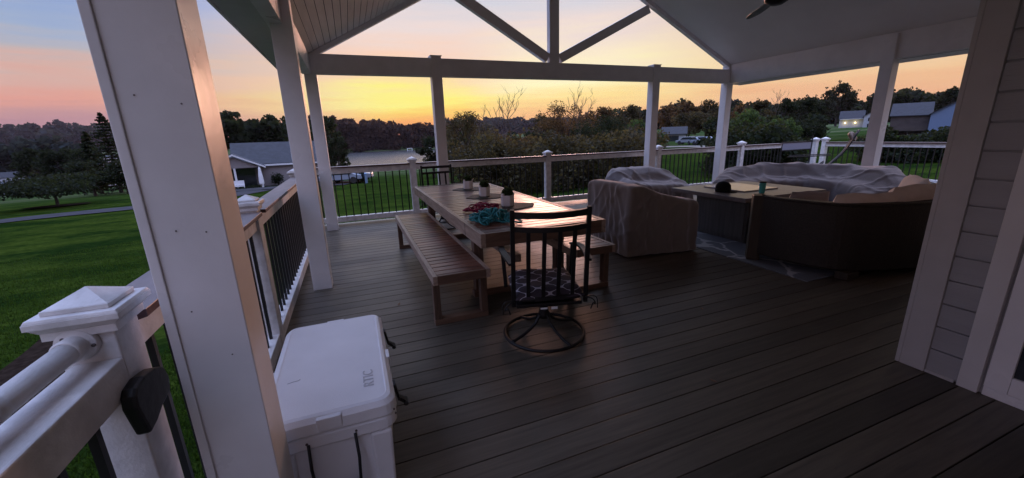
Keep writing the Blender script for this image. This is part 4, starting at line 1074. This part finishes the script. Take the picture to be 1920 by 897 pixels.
def tree(az, d, zt, zb, rw, leafm, label, seed, name='tree', cat='tree', group=None, dens=1.0, flat=False, size=None, gz=None):
    rng = random.Random(seed); x, y = pol(az, d); g = H(x, y) if gz is None else gz
    zb = max(zb, g+.15*(zt-g)) if not flat else zb
    t = thing(name, label, cat, (x, y, g), 0, group)
    hgt = zt-zb; cz = (zt+zb)/2; m = MB()
    th = zt-g
    tw = .028*th+.05
    P = limb(m, (x, y, g-.2), (x+rng.uniform(-.1, .1)*rw, y, zb+hgt*.35), tw, tw*.55, rng, .03)
    clumps = []; nc = 26
    for k in range(nc):
        # spread clumps over an uneven ellipsoid
        a = rng.random()*2*PI; v = rng.uniform(-.85, .92); rr = math.sqrt(max(0, 1-v*v))*rng.uniform(.45, 1.0)
        wd = 1.0 if v < .3 else 1-.25*(v-.3)
        if flat: rr *= 1.0; v = v*.55+.1
        cs = rng.uniform(.20, .40)
        clumps.append((x+math.cos(a)*rr*rw*.8*wd, y+math.sin(a)*rr*rw*.8*wd, cz+v*hgt/2*.84, rw*cs, rw*cs, min(rw*cs*.8, hgt*.22)))
    for c in clumps[::3]: limb(m, P[-2], (c[0], c[1], c[2]), tw*.4, tw*.08, rng, .08, 4)
    m.build('trunk', 'bark', t)
    lm = MB(); sz = size if size else max(.14, min(.85, d*.0033))
    n = int(dens*135*max(.6, min(1.6, (rw/sz)/9))); leaf_cloud(lm, clumps, n, sz, rng)
    # thin sprays poking out of the outline
    out = []
    for k in range(16):
        c = clumps[rng.randrange(nc)]; dd = Vector((c[0]-x, c[1]-y, (c[2]-cz)*1.2+.3*rw)).normalized()
        q = Vector(c[:3])+dd*rw*cs*rng.uniform(.8, 1.2); out.append((q.x, q.y, q.z, rw*.09, rw*.09, rw*.09))
    leaf_cloud(lm, out, 14, sz*.8, rng)
    lm.build('crown', leafm, t)
    return t
T = []
G1 = 'trees beyond the lawn'
TL = [
 ('leafmid', 15.50, 52, 4.95, -1.9, 3.5, 'broad brown green tree just right of the second far post'),
 ('leafdark', 10.60, 47, 1.94, -1.9, 1.9, 'low dark tree hanging in front of the bright lake left of the second far post'),
 ('leafbrown', 20.23, 58, 1.7, -3.28, 2.8, 'low brown tree under the bare dead branches'),
 ('leafbrown', 23.9, 60, 1.3, -3.55, 2.9, 'low brownish tree right of the bare dead branches'),
 ('leafbrown', 28.93, 54, 5.9, -2.61, 3.3, 'tall ragged brown tree left of the bare twigs, middle of the view'),
 ('leafmid', 26.18, 62, 4.4, -2.75, 3.0, 'rounded olive tree at the left shoulder of the tall ragged one'),
 ('leafbrown', 31.93, 66, 4.9, -3.59, 3.4, 'brown tree at the right shoulder of the tall ragged one'),
 ('leafdark', 33.52, 48, 3.2, -2.2, 3.4, 'big dark round bush tree behind the middle of the far rail'),
 ('leafbrown', 34.37, 95, 7.0, -3.5, 3.6, 'distant brown topped tree above the dark round bush'),
 ('leafmid', 37.44, 92, 6.8, -3.4, 3.6, 'distant rounded tree just left of the third far post'),
 ('leafgreen', 38.6, 70, 3.0, -3.0, 2.8, 'green tree in front of the third far post'),
 ('leafbrown', 42.55, 160, 10.2, -4, 5.4, 'far hilltop tree right of the third far post'),
 ('leafbrown', 44.64, 150, 11.0, -4, 4.5, 'far hilltop tree above the small dark roof'),
 ('leafmid', 46.9, 155, 11.2, -4, 4.6, 'tallest far hilltop tree left of the corner post'),
 ('leafgreen', 41.09, 70, 1.0, -1.5, 1.9, 'small green tree beside the small dark roofed house'),
 ('leafmid', 44.9, 128, 6.0, -1.5, 6.5, 'wide olive tree behind the small dark roofed house'),
 ('leafdark', 47.36, 80, -.2, -1.4, 1.9, 'low dark bush beside the parked white cars'),
 ('leafmid', 48.3, 118, 5.4, -2.0, 4.2, 'olive tree behind the porch corner post'),
 ('leafbrown', 50.43, 100, 6.6, -2.5, 3.2, 'brown topped tree just right of the corner post'),
 ('leafmid', 52.67, 95, 6.9, -2.5, 3.0, 'olive tree under the bare snag'),
 ('leafgreen', 51.7, 72, 4.1, -2.0, 3.1, 'bright green tree in front of the snag'),
 ('leafdark', 55.0, 98, 7.2, -2.5, 3.1, 'dark tree right of the bare snag'),
 ('leafgreen', 54.69, 74, 2.5, -2.0, 2.7, 'lower green tree below the dark one by the snag'),
 ('leafdark', 57.0, 100, 7.0, -2.5, 2.9, 'dark tree left of the tall domed tree'),
 ('leafdark', 57.50, 80, 1.9, -2.0, 2.4, 'low dark tree left of the lit porch house'),
 ('leafdark', 58.0, 96, 5.4, -1.5, 2.0, 'dark tree filling the gap beside the tall domed tree'),
 ('leafdark', 59.7, 250, 20.5, 3.0, 7.5, 'tall dark domed tree behind the lit porch house'),
 ('leafdark', 62.6, 260, 15.0, 0, 4.6, 'dark tree behind the lit porch house, left of the right side post'),
 ('leafdark', 64.6, 165, 10.2, 0, 2.6, 'small dark tree just right of the right side post'),
 ('leafdark', 68.07, 165, 10.4, 2.0, 3.6, 'dark tree behind the blue gabled house'),
 ('leafdark', 66.5, 175, 8.6, 1.5, 2.4, 'low dark tree behind the long roof'),
 ('leafdark', -28.21, 125, 1.9, -5.0, 2.9, 'dark tree at the far left by the inlet'),
 ('leafdark', -26.41, 110, 2.2, -4.6, 3.2, 'dark rounded tree above the spreading tree'),
 ('leafdark', -24.61, 95, 2.2, -4.5, 2.8, 'dark rounded tree left of the conifer'),
 ('leafdark', -24.78, 66, .2, -3.6, 2.2, 'dark bush right of the spreading tree'),
 ('leafdark', -22.4, 64, .1, -3.6, 2.2, 'dark bush below the conifer'),
 ('leafdark', -20.25, 80, 3.6, -4.5, 3.0, 'dark tree right of the conifer, half behind the near post'),
 ('leafdark', -17.0, 100, 5.0, -5, 4.6, 'dark tree behind the near post'),
 ('leafdark', -1.4, 92, 3.0, -6.29, 2.4, 'dark tree between the corner post and the lake'),
 ('leafdark', 17.6, 64, .6, -3.6, 2.6, 'low dark tree right of the glinting lake'),
 ('leafdark', 30.3, 46, -.1, -2.3, 2.5, 'low dark bush behind the rail left of the covered loveseat'),
 ('leafdark', 25.4, 50, -.3, -2.7, 2.6, 'low dark bush behind the far dining chair rail'),
 ('leafdark', 21.2, 48, -.9, -2.7, 2.2, 'low dark thicket behind the planters'),
 ('leafmid', 36.3, 60, 2.2, -2.3, 3.4, 'low olive bush behind the third far post'),
]
for i, (lm_, az, d, zt, zb, rw, lab) in enumerate(TL):
    tree(az, d, zt, zb, rw, lm_, lab, 100+i, group=G1, dens=1.1)
tree(-27.5, 50, -.35, -2.6, 4.6, 'leafdark', 'wide low spreading tree alone on the left lawn', 300, name='spreading_tree', flat=True, dens=1.5, size=.2)
tree(.9, 46, -1.75, -3.0, .75, 'leafdark', 'small round tree on the lawn by the parked cars', 301, name='small_tree', size=.14)
# conifer
def conifer(az, d, zt, rw, seed, label):
    rng = random.Random(seed); x, y = pol(az, d); g = H(x, y); t = thing('conifer', label, 'tree', (x, y, g))
    m = MB(); m.tube([(x, y, g), (x, y, (g+zt)/2), (x, y, zt)], [.22, .12, .02], 7); lm = MB()
    n = 26
    for k in range(n):
        u = k/(n-1); z = g+.6+(zt-g-.6)*u; R_ = rw*(1-u)**.8+.08
        for j in range(9):
            a = rng.random()*6.28; L_ = R_*rng.uniform(.6, 1.1); q = (x+math.cos(a)*L_, y+math.sin(a)*L_, z-L_*.12+rng.uniform(-.1, .15))
            if j < 3: m.tube([(x, y, z), q], [.03, .008], 4)
            for s in range(5):
                f = (s+1)/5; c = (x+(q[0]-x)*f, y+(q[1]-y)*f, z+(q[2]-z)*f)
                leaf_cloud(lm, [(c[0], c[1], c[2], .16+.12*R_*.3, .16+.12*R_*.3, .10)], 6, .22, rng)
    m.build('trunk', 'bark', t); lm.build('crown', 'leafdark', t)
conifer(-22.9, 70, 5.3, 3.3, 5, 'tall pointed dark conifer rising left of the near post')
conifer(-24.3, 74, 3.3, 2.3, 6, 'shorter conifer touching the left side of the tall pointed one')
# dead trees
def dead(az, d, zt, spread, seed, label, n=7, zb=None):
    rng = random.Random(seed); x, y = pol(az, d); g = H(x, y); m = MB(); px_ = Vector((math.cos(rad(az)), -math.sin(rad(az)), 0))
    zf = g+(zt-g)*.38
    trunk = limb(m, (x, y, g-.2), (x, y, zf), .14, .09, rng, .03)
    def br(p, q, r, lev):
        P = limb(m, p, q, r, r*.35, rng, .09, 6)
        if lev <= 0: return
        for k in range(rng.randint(2, 4)):
            b = P[rng.randint(2, 5)]; dv = (q-p).normalized(); L_ = (q-p).length*rng.uniform(.25, .5)
            e = b+(dv*.8+px_*rng.uniform(-.9, .9)+Vector((0, 0, rng.uniform(.0, .7)))).normalized()*L_
            br(b, e, r*.42, lev-1)
    for k in range(n):
        u = -1+2*k/(n-1); b = trunk[rng.randint(3, 5)]
        tip = Vector((x, y, 0))+px_*u*spread*rng.uniform(.7, 1)+Vector((0, 0, zt-(zt-zf)*(.1+.5*abs(u))*rng.uniform(.5, 1.3)))
        br(b, tip, .065, 2)
    o = m.build('dead_tree', 'bark_dead'); tag(o, label, 'tree', None)
dead(20.6, 50, 6.9, 3.2, 21, 'bare dead tree with spreading grey branches against the yellow sky', 8)
dead(18.0, 60, 5.6, 1.3, 22, 'thin bare sapling left of the spreading dead tree', 3)
dead(30.6, 56, 7.9, 2.2, 23, 'bare twigs of a dead tree rising out of the tall ragged brown tree', 6)
dead(54.1, 96, 10.0, 1.1, 24, 'broken bare snag with upright stubs above the right trees', 4)

# far woods read as masses
def forest(name, arcs, rows, leafm, size, seed, label, per=150, cs=(9, 7)):
    rng = random.Random(seed); m = MB(); cl = []
    for (a0, a1, d0, d1, base, topf, step) in arcs:
        a = a0
        while a < a1:
            for r in range(rows):
                d = d0+(d1-d0)*(r+rng.random()*.6)/rows; x, y = pol(a+rng.uniform(-step, step)*.5, d)
                top = 1.5+d*math.tan(rad(topf(a)))*(1 if r == rows-1 else rng.uniform(.55, 1))+rng.gauss(0, 1)*cs[0]*.16
                g = max(H(x, y), -13.5); z = g
                R_ = cs[0]*rng.uniform(.7, 1.3)
                hz_ = (top-g)
                if hz_ < .9: continue
                nlev = max(2, int(hz_/(R_*.9)))
                for l in range(nlev): cl.append((x+rng.gauss(0, R_*.3), y+rng.gauss(0, R_*.3), g+hz_*(l+.55)/nlev, R_*.75, R_*.75, hz_/nlev*.68))
            a += step
    leaf_cloud(m, cl, per, size, rng); o = m.build(name, leafm); o['kind'] = 'stuff'; tag(o, label, 'forest'); return o
forest('lakeside_forest', [(-4, 5.5, 540, 620, -12, lambda a: 2.35-.06*a+.15*math.sin(a*2.3), .62), (5.5, 15.5, 548, 640, -12, lambda a: 1.75-.02*a, .62)], 2, 'forest', 4.2, 31, 'dark wood covering the far bank of the lake', 190, (9, 7))
forest('village_forest', [(-19, -2.5, 130, 165, -8, lambda a: 2.55+.25*math.sin(a*1.9), 1.1)], 2, 'leafdark', 1.35, 32, 'dark belt of trees behind the grey roofed ranch house', 200, (3.6, 3))
forest('hill_forest', [(-46, -16, 1400, 1800, 0, lambda a: 1.95+.1*math.sin(a*1.3), 1.0)], 3, 'hillforest', 13, 33, 'low blue wooded hills along the left horizon', 160, (28, 20))
forest('inlet_forest', [(-46, -25, 380, 430, -13, lambda a: .45+.25*math.sin(a*1.1), 1.0)], 2, 'hillforest', 4, 37, 'wooded bank across the inlet at far left', 130, (9, 6))
forest('distant_forest', [(13, 52, 1200, 1600, 0, lambda a: 2.15-.01*a, 1.0)], 3, 'hillforest', 11, 34, 'purple wooded ridge on the horizon behind the dead tree', 160, (26, 18))
forest('ridge_forest', [(36, 76, 330, 390, 0, lambda a: 2.5+.35*math.sin(a*.9), .9)], 2, 'leafdark', 2.8, 35, 'dark belt of woods behind the houses on the right', 190, (8, 6))
forest('thicket', [(13, 40, 66, 84, -4, lambda a: -.5+.6*math.sin(a*1.3), 1.3)], 2, 'leafdark', .55, 36, 'dark undergrowth filling the gaps between the trees beyond the lawn', 170, (1.9, 1.6))
forest('thicket_right', [(47.5, 58.5, 84, 96, -2, lambda a: .9+.5*math.sin(a*1.3), 1.3)], 2, 'leafdark', .6, 38, 'dark undergrowth under the trees right of the corner post', 170, (2.2, 1.8))
bpy.data.objects['thicket_right'].name = 'undergrowth'
forest('shrubbery', [(14.6, 40.0, 25, 33, -2, lambda a: -1.3+1.2*math.sin(a*1.1)*math.sin(a*.43), .75)], 2, 'leafmid', .19, 41, 'dark shrubs along the bottom of the lawn behind the far railing', 190, (1.15, 1))
forest('shrubbery', [(48.8, 57.5, 28, 36, -2, lambda a: -.8+.6*math.sin(a*1.1), .75)], 2, 'leafdark', .24, 42, 'dark shrubs behind the railing right of the corner post', 230, (1.4, 1.2))
forest('shrubbery', [(62.5, 75, 44, 52, -2, lambda a: -1.55+.35*math.sin(a*1.7), .75)], 2, 'leafdark', .28, 43, 'dark shrubs below the blue gabled house at far right', 230, (1.5, 1.2))

# ------------------------------------------------------------------ far buildings
def local(az, d, face=None):
    x, y = pol(az, d); g = H(x, y); a = rad(az if face is None else face)
    return (x, y, g), -a      # local +x = to the right as seen, -y = towards the camera
def gable(m, x0, x1, y0, y1, z0, ze_, zr_, axis='x', over=.3, mw=0, mr=1):
    """house body with gable roof; ridge along axis"""
    if axis == 'x':
        ym = (y0+y1)/2; m.prism([(y0, z0), (y1, z0), (y1, ze_), (ym, zr_-.05), (y0, ze_)], 'x', x0, x1, mw)
        s = (zr_-ze_)/(ym-y0)
        for sg in (-1, 1):
            yo = y0-over if sg < 0 else y1+over; zo = ze_-s*over
            m.prism([(yo, zo), (ym, zr_), (ym, zr_+.18), (yo, zo+.16)] if sg < 0 else [(ym, zr_), (yo, zo), (yo, zo+.16), (ym, zr_+.18)], 'x', x0-over, x1+over, mr)
    else:
        xm = (x0+x1)/2; m.prism([(x0, z0), (x1, z0), (x1, ze_), (xm, zr_-.05), (x0, ze_)], 'y', y0, y1, mw)
        s = (zr_-ze_)/(xm-x0)
        for sg in (-1, 1):
            xo = x0-over if sg < 0 else x1+over; zo = ze_-s*over
            m.prism([(xo, zo), (xm, zr_), (xm, zr_+.18), (xo, zo+.16)] if sg < 0 else [(xm, zr_), (xo, zo), (xo, zo+.16), (xm, zr_+.18)], 'y', y0-over, y1+over, mr)
def house(name, label, az, d, face=None):
    loc, rz = local(az, d, face); return thing(name, label, 'house', loc, rz)
kw = dict(world=False)
def parts_gable(t, wall_m, roof_m, *a, **k):
    m = MB(); gable(m, *a, **k)
    w = MB(); w.v = m.v; sel = [i for i, x in enumerate(m.m) if x == 0]; w.f = [m.f[i] for i in sel]; w.m = [0]*len(sel)
    r = MB(); r.v = m.v; sel = [i for i, x in enumerate(m.m) if x == 1]; r.f = [m.f[i] for i in sel]; r.m = [0]*len(sel)
    def clean(o):
        bm = bmesh.new(); bm.from_mesh(o.data); bmesh.ops.delete(bm, geom=[v for v in bm.verts if not v.link_faces], context='VERTS'); bm.to_mesh(o.data); bm.free(); return o
    clean(w.build('wall', wall_m, t, **kw)); return clean(r.build('roof', roof_m, t, **kw))
# ranch house on the left
rh = house('ranch_house', 'single storey ranch house with dark roof and gabled porch left of the second post', -9.6, 53)
rf = parts_gable(rh, 'siding_far', 'roof', -3.0, 6.0, 0, 9, 0, 2.45, 4.6, 'x')
m = MB(); m.box(-3.3, 6.3, -.34, -.30, 2.22, 2.4); m.build('gutter', 'farwhite', rf, **kw)
rf2 = parts_gable(rh, 'siding_far', 'roof', -7.0, -3.01, -1.2, 8, 0, 2.4, 4.2, 'y')
# porch gable
m = MB(); m.prism([(-5.2, 2.25), (-.6, 2.25), (-2.9, 3.4)], 'y', -2.6, -2.45); m.build('porch_gable', 'siding_far', rh, **kw)
m = MB(); m.prism([(-5.6, 2.2), (-2.9, 3.55), (-2.9, 3.7), (-5.6, 2.36)], 'y', -2.9, 0); m.prism([(-2.9, 3.55), (-.2, 2.2), (-.2, 2.36), (-2.9, 3.7)], 'y', -2.9, 0); m.build('porch_roof', 'roof', rh, **kw)
m = MB(); m.prism([(-5.65, 2.16), (-2.9, 3.52), (-2.9, 3.68), (-5.65, 2.32)], 'y', -2.96, -2.905); m.prism([(-2.9, 3.52), (-.15, 2.16), (-.15, 2.32), (-2.9, 3.68)], 'y', -2.96, -2.905); m.build('porch_trim', 'farwhite', rh, **kw)
for x in (-5.1, -2.95, -.7):
    m = MB(); m.box(x-.09, x+.09, -2.58, -2.40, 0, 2.2495); m.build('porch_column', 'farwhite', rh, **kw)
m = MB(); m.box(-4.6, -1.2, -1.22, -1.205, .1, 2.1); m.build('porch_opening', 'window', rh, **kw)
for x in (3.6,):
    m = MB(); m.box(x-.08, x+1.28, -.05, -.02, .72, 2.18); w = m.build('window', 'farwhite', rh, **kw); m = MB(); m.box(x, x+1.2, -.07, -.052, .8, 2.1); m.build('pane', 'window', w, **kw)
    m = MB(); m.box(x-.45, x-.10, -.05, -.02, .75, 2.15); m.build('shutter', 'window', rh, **kw)
loc = rh.matrix_basis
def at(t, x, y, z=0): return tuple(t.matrix_basis @ Vector((x, y, z)))
pu = thing('patio_umbrella', 'furled pale patio umbrella in front of the ranch house porch', 'umbrella', at(rh, -.75, -3.6))
m = MB(); m.tube([(0, 0, 0), (0, 0, 2.3)], .03, 6); m.build('pole', 'farwhite', pu, **kw)
m = MB(); m.lathe([(.22, .55), (.24, .7), (.20, 1.4), (.10, 2.15), (.02, 2.35)], n=10); m.build('canopy', 'farwhite', pu, **kw)
bn = thing('porch_bench', 'white slatted bench on the porch of the ranch house', 'bench', at(rh, -3.3, -3.0), rh.rotation_euler[2])
m = MB(); m.box(-1.0, 1.0, -.25, .25, .42, .47); m.build('seat', 'farwhite', bn, **kw)
m = MB(); m.box(-1.0, 1.0, .25, .30, .50, 1.0); m.build('backrest', 'farwhite', bn, **kw)
for x in (-.95, .95):
    m = MB(); m.box(x-.04, x+.04, -.24, .24, 0, .42); m.build('leg', 'farwhite', bn, **kw)
def bush(x, y, z, r, h, seed, label, leafm='leafdark', size=.12):
    rng = random.Random(seed); m = MB(); cl = [(x+rng.uniform(-.4, .4)*r, y+rng.uniform(-.4, .4)*r, z+h*rng.uniform(.3, .75), r*.6, r*.6, h*.35) for _ in range(7)]
    leaf_cloud(m, cl, 170, size, rng); m.tube([(x, y, z), (x, y, z+h*.5)], .05, 5); o = m.build('bush', leafm); tag(o, label, 'bush'); return o
p = at(rh, .8, -1.1); bush(p[0], p[1], p[2], .85, 1.5, 3, 'round clipped shrub by the wall of the ranch house')
p = at(rh, -2.0, -3.6); bush(p[0], p[1], p[2]-.1, 1.3, .6, 4, 'low dark hedge in front of the ranch house porch')

# small dark roofed house in the middle right
mh = house('garage', 'small dark roofed house among trees left of the corner post', 43.5, 104, 44); mh['category'] = 'house'
parts_gable(mh, 'siding_white', 'roof', -3.2, 2.0, 0, 6, 0, 1.7, 3.2, 'x')
m = MB(); m.box(-1.7, .5, -.05, -.01, 0, 1.3); m.build('garage_door', 'window', mh, **kw)

def car(az, d, face, matn, label):
    loc, rz = local(az, d, az+face); c = thing('parked_car', label, 'car', (loc[0], loc[1], loc[2]+.08), rz, 'cars parked beyond the lawn')
    m = MB(); pr = [(-2.15, .35), (-2.1, .75), (-1.35, .88), (-.75, 1.38), (.75, 1.42), (1.5, .95), (2.1, .85), (2.18, .4)]
    m.prism(pr, 'y', -.85, .85); m.build('body', matn, c, bevel=.06, **kw)
    m = MB(); m.prism([(-1.2, .92), (-.72, 1.32), (.70, 1.35), (1.25, .95)], 'y', -.87, .87); m.build('window', 'window', c, **kw)
    for x in (-1.35, 1.35):
        for y in (-.8, .8):
            m = MB(); m.T = Matrix.Translation((x, y, .34)) @ Matrix.Rotation(PI/2, 4, 'X'); m.lathe([(.33, -.1), (.34, 0), (.33, .1)], n=16); m.build('wheel', 'tyre', c, **kw)
car(-1.55, 46, 10, 'cargrey', 'grey blue car parked left of the small round lawn tree')
car(-.15, 47.5, 12, 'carwhite', 'white car parked nearest the small round lawn tree')
car(44.95, 84, 20, 'carwhite', 'pale car parked in front of the small dark roofed house')
car(46.0, 82, 60, 'carwhite', 'white car parked in the middle beside the small dark roofed house')
car(46.8, 81, 35, 'cargrey', 'grey blue car parked nearest the porch corner post')
x, y = pol(1.5, 44.5); m = MB(); m.lathe([(.16, 0), (.2, .7), (.22, 1.0), (.05, 1.1)], (x, y, H(x, y)), 12); o = m.build('bin', 'binblue'); tag(o, 'small blue bin beside the small round lawn tree', 'bin')

# lit porch house
lh = house('lit_house', 'white house with two lit porch lamps beyond the right lawn', 60.9, 215, 61)
parts_gable(lh, 'siding_white', 'roof', -3.4, 4, 0, 9, -1, 3.6, 6.4, 'x')
parts_gable(lh, 'siding_white', 'roof', 4.01, 11, -2.4, 8, -1, 4.2, 6.6, 'y')
m = MB(); m.box(-3.4, 3.9, -.9, 0-.01, 3.2, 3.4); m.build('porch_ceiling', 'farwhite', lh, **kw)
for x in (-1.5, 1.6):
    m = MB(); m.lathe([(.10, -.18), (.24, 0), (.24, .22), (.10, .36)], (x, -.3, 1.75), 12); m.build('porch_lamp', 'glow', lh, **kw)
for x, z in ((5.3, 2.3), (8.0, 2.3), (5.3, .0), (8.2, .0)):
    m = MB(); m.box(x, x+1.4, -2.44, -2.41, z, z+1.3); m.build('window', 'window', lh, **kw)
for x in (-1.5, 1.6):
    l = bpy.data.lights.new('porch_light', 'POINT'); l.energy = 45; l.color = (1, .75, .35); l.shadow_soft_size = .3
    lo = bpy.data.objects.new('porch_light', l); COL.objects.link(lo); lo.location = at(lh, x, -.85, 1.85)
# big blue gabled house
bh = house('blue_house', 'two storey house with long dark roof and blue gable wall at far right', 66.9, 120, 66)
parts_gable(bh, 'brick', 'roof', -6, 0, 3, 12, -3, 4.1, 6.6, 'x')
parts_gable(bh, 'siding_blue', 'roof', .01, 12, -1, 12, -3, 4.2, 8.2, 'y')
for x, z in ((1.6, -.6), (3.2, -.6), (7.6, 3.6), (7.2, -.4)):
    m = MB(); m.box(x-.08, x+1.08, -1.04, -1.005, z-.08, z+1.4); w = m.build('window', 'farwhite', bh, **kw); m = MB(); m.box(x, x+1, -1.07, -1.045, z, z+1.3); m.build('pane', 'window', w, **kw)
m = MB(); m.box(-5.8, -.2, .2, 2.99, .9, 1.05); m.box(-5.8, -.2, .2, .25, 1.05, 1.9); m.build('balcony', 'brick', bh, **kw)
for x in (-5.7, -3.0, -.4):
    m = MB(); m.box(x, x+.15, .25, .4, -3, .89); m.build('balcony_post', 'brick', bh, **kw)
# small white house far left by the water
wh = house('waterside_house', 'small pale house by the water at the left edge', -29.6, 330)
parts_gable(wh, 'siding_white', 'roof', -5, 4, 0, 7, 0, 3.5, 6.0, 'x')
# docks on the lake
for i, (a, d) in enumerate(((10.2, 505), (9.3, 500), (7.6, 512))):
    x, y = pol(a, d); t = thing('boat_house', ['covered boat dock on the far shore beside the bright reflection', 'second boat dock left of the first on the far shore', 'small boat dock on the far shore near the pale gap'][i], 'dock', (x, y, -13.6))
    m = MB(); m.box(-3, 3, -2, 2, 2.6, 3.0); m.build('roof', 'farwhite', t, **kw)
    for sx in (-2.8, 2.8):
        m = MB(); m.box(sx-.12, sx+.12, -1.9, 1.9, -.5, 2.6); m.build('post', 'farwhite', t, **kw)
    m = MB(); m.box(-3, 3, -2, 2, .4, .6); m.build('platform', 'farwhite', t, **kw)

def grass():
    rng = np.random.default_rng(5); n = 90000
    a = np.radians(rng.uniform(-50, -3, n)); r = 4.0+18*rng.random(n)**1.3
    x = r*np.sin(a); y = r*np.cos(a); k = (x < -1.3) & ~((x > -5.4) & (x < -3.1) & (y < 10)); x = x[k]; y = y[k]; n = len(x)
    z = np.array([H(p, q) for p, q in zip(x, y)]); h = rng.uniform(.04, .085, n); t = rng.uniform(0, 6.28, n); w = .010
    dx = np.cos(t)*w; dy = np.sin(t)*w; lx = rng.normal(0, .025, n); ly = rng.normal(0, .025, n)
    v = np.empty((n, 3, 3)); v[:, 0] = np.stack([x-dx, y-dy, z-.01], 1); v[:, 1] = np.stack([x+dx, y+dy, z-.01], 1); v[:, 2] = np.stack([x+lx, y+ly, z+h], 1)
    me = bpy.data.meshes.new('grass'); me.vertices.add(n*3); me.loops.add(n*3); me.polygons.add(n)
    me.vertices.foreach_set('co', v.ravel()); me.loops.foreach_set('vertex_index', np.arange(n*3)); me.polygons.foreach_set('loop_start', np.arange(0, n*3, 3)); me.update(calc_edges=True)
    me.materials.append(M['blade']); o = bpy.data.objects.new('grass', me); COL.objects.link(o); o['kind'] = 'stuff'; tag(o, 'short dark green lawn grass beside the deck', 'grass')
M['blade'] = mat('grass_blade', (.017, .042, .006), .8, spec=.1, leaf=True)
grass()
# things below the near railing
x, y = -1.0, 1.75
m = MB()
ring_ = pol(-27.5, 50)
m2 = MB(); P2 = [(ring_[0]+2.1*math.cos(2*PI*k/28), ring_[1]+1.5*math.sin(2*PI*k/28)) for k in range(28)]
m2.add([(a, b, H(a, b)+.05) for a, b in P2]+[(ring_[0], ring_[1], H(*ring_)+.07)], [(k, (k+1) % 28, 28) for k in range(28)]); m2.build('mulch_ring', 'mulch', kind='structure')
for i, (px_, py_) in enumerate(((-1.25, 2.05), (-.98, 2.0), (-1.2, 1.7), (-.93, 1.66))): m.box(px_-.12, px_+.12, py_-.15, py_+.15, H(px_, py_)+.05, H(px_, py_)+.10)
m.build('stepping_stones', 'paver', kind='structure')
rng = random.Random(4); m = MB(); leaf_cloud(m, [(-.80, 1.66, .52, .03, .03, .09)], 26, .06, rng); m.tube([(-.80, 1.66, -1.6), (-.80, 1.66, .5)], .006, 6)
o = m.build('dry_plant', 'dry'); tag(o, 'brown withered plant stem behind the balusters next to the nearest capped post', 'plant')

# evening air
m = MB(); m.box(-2200, 2200, -2200, 2200, -24, 120); hz = m.build('haze', 'dark'); hz['kind'] = 'stuff'; tag(hz, 'thin evening haze over the whole view', 'haze')
hm = bpy.data.materials.new('evening_haze'); hm.use_nodes = True; hn = hm.node_tree.nodes; hn.remove(hn['Principled BSDF'])
pv = hn.new('ShaderNodeVolumePrincipled'); pv.inputs['Color'].default_value = (.88, .70, .78, 1); pv.inputs['Density'].default_value = .00004; pv.inputs['Anisotropy'].default_value = .2
hm.node_tree.links.new(pv.outputs[0], hn['Material Output'].inputs['Volume']); hz.data.materials.clear(); hz.data.materials.append(hm)
scn.render.engine = 'CYCLES'
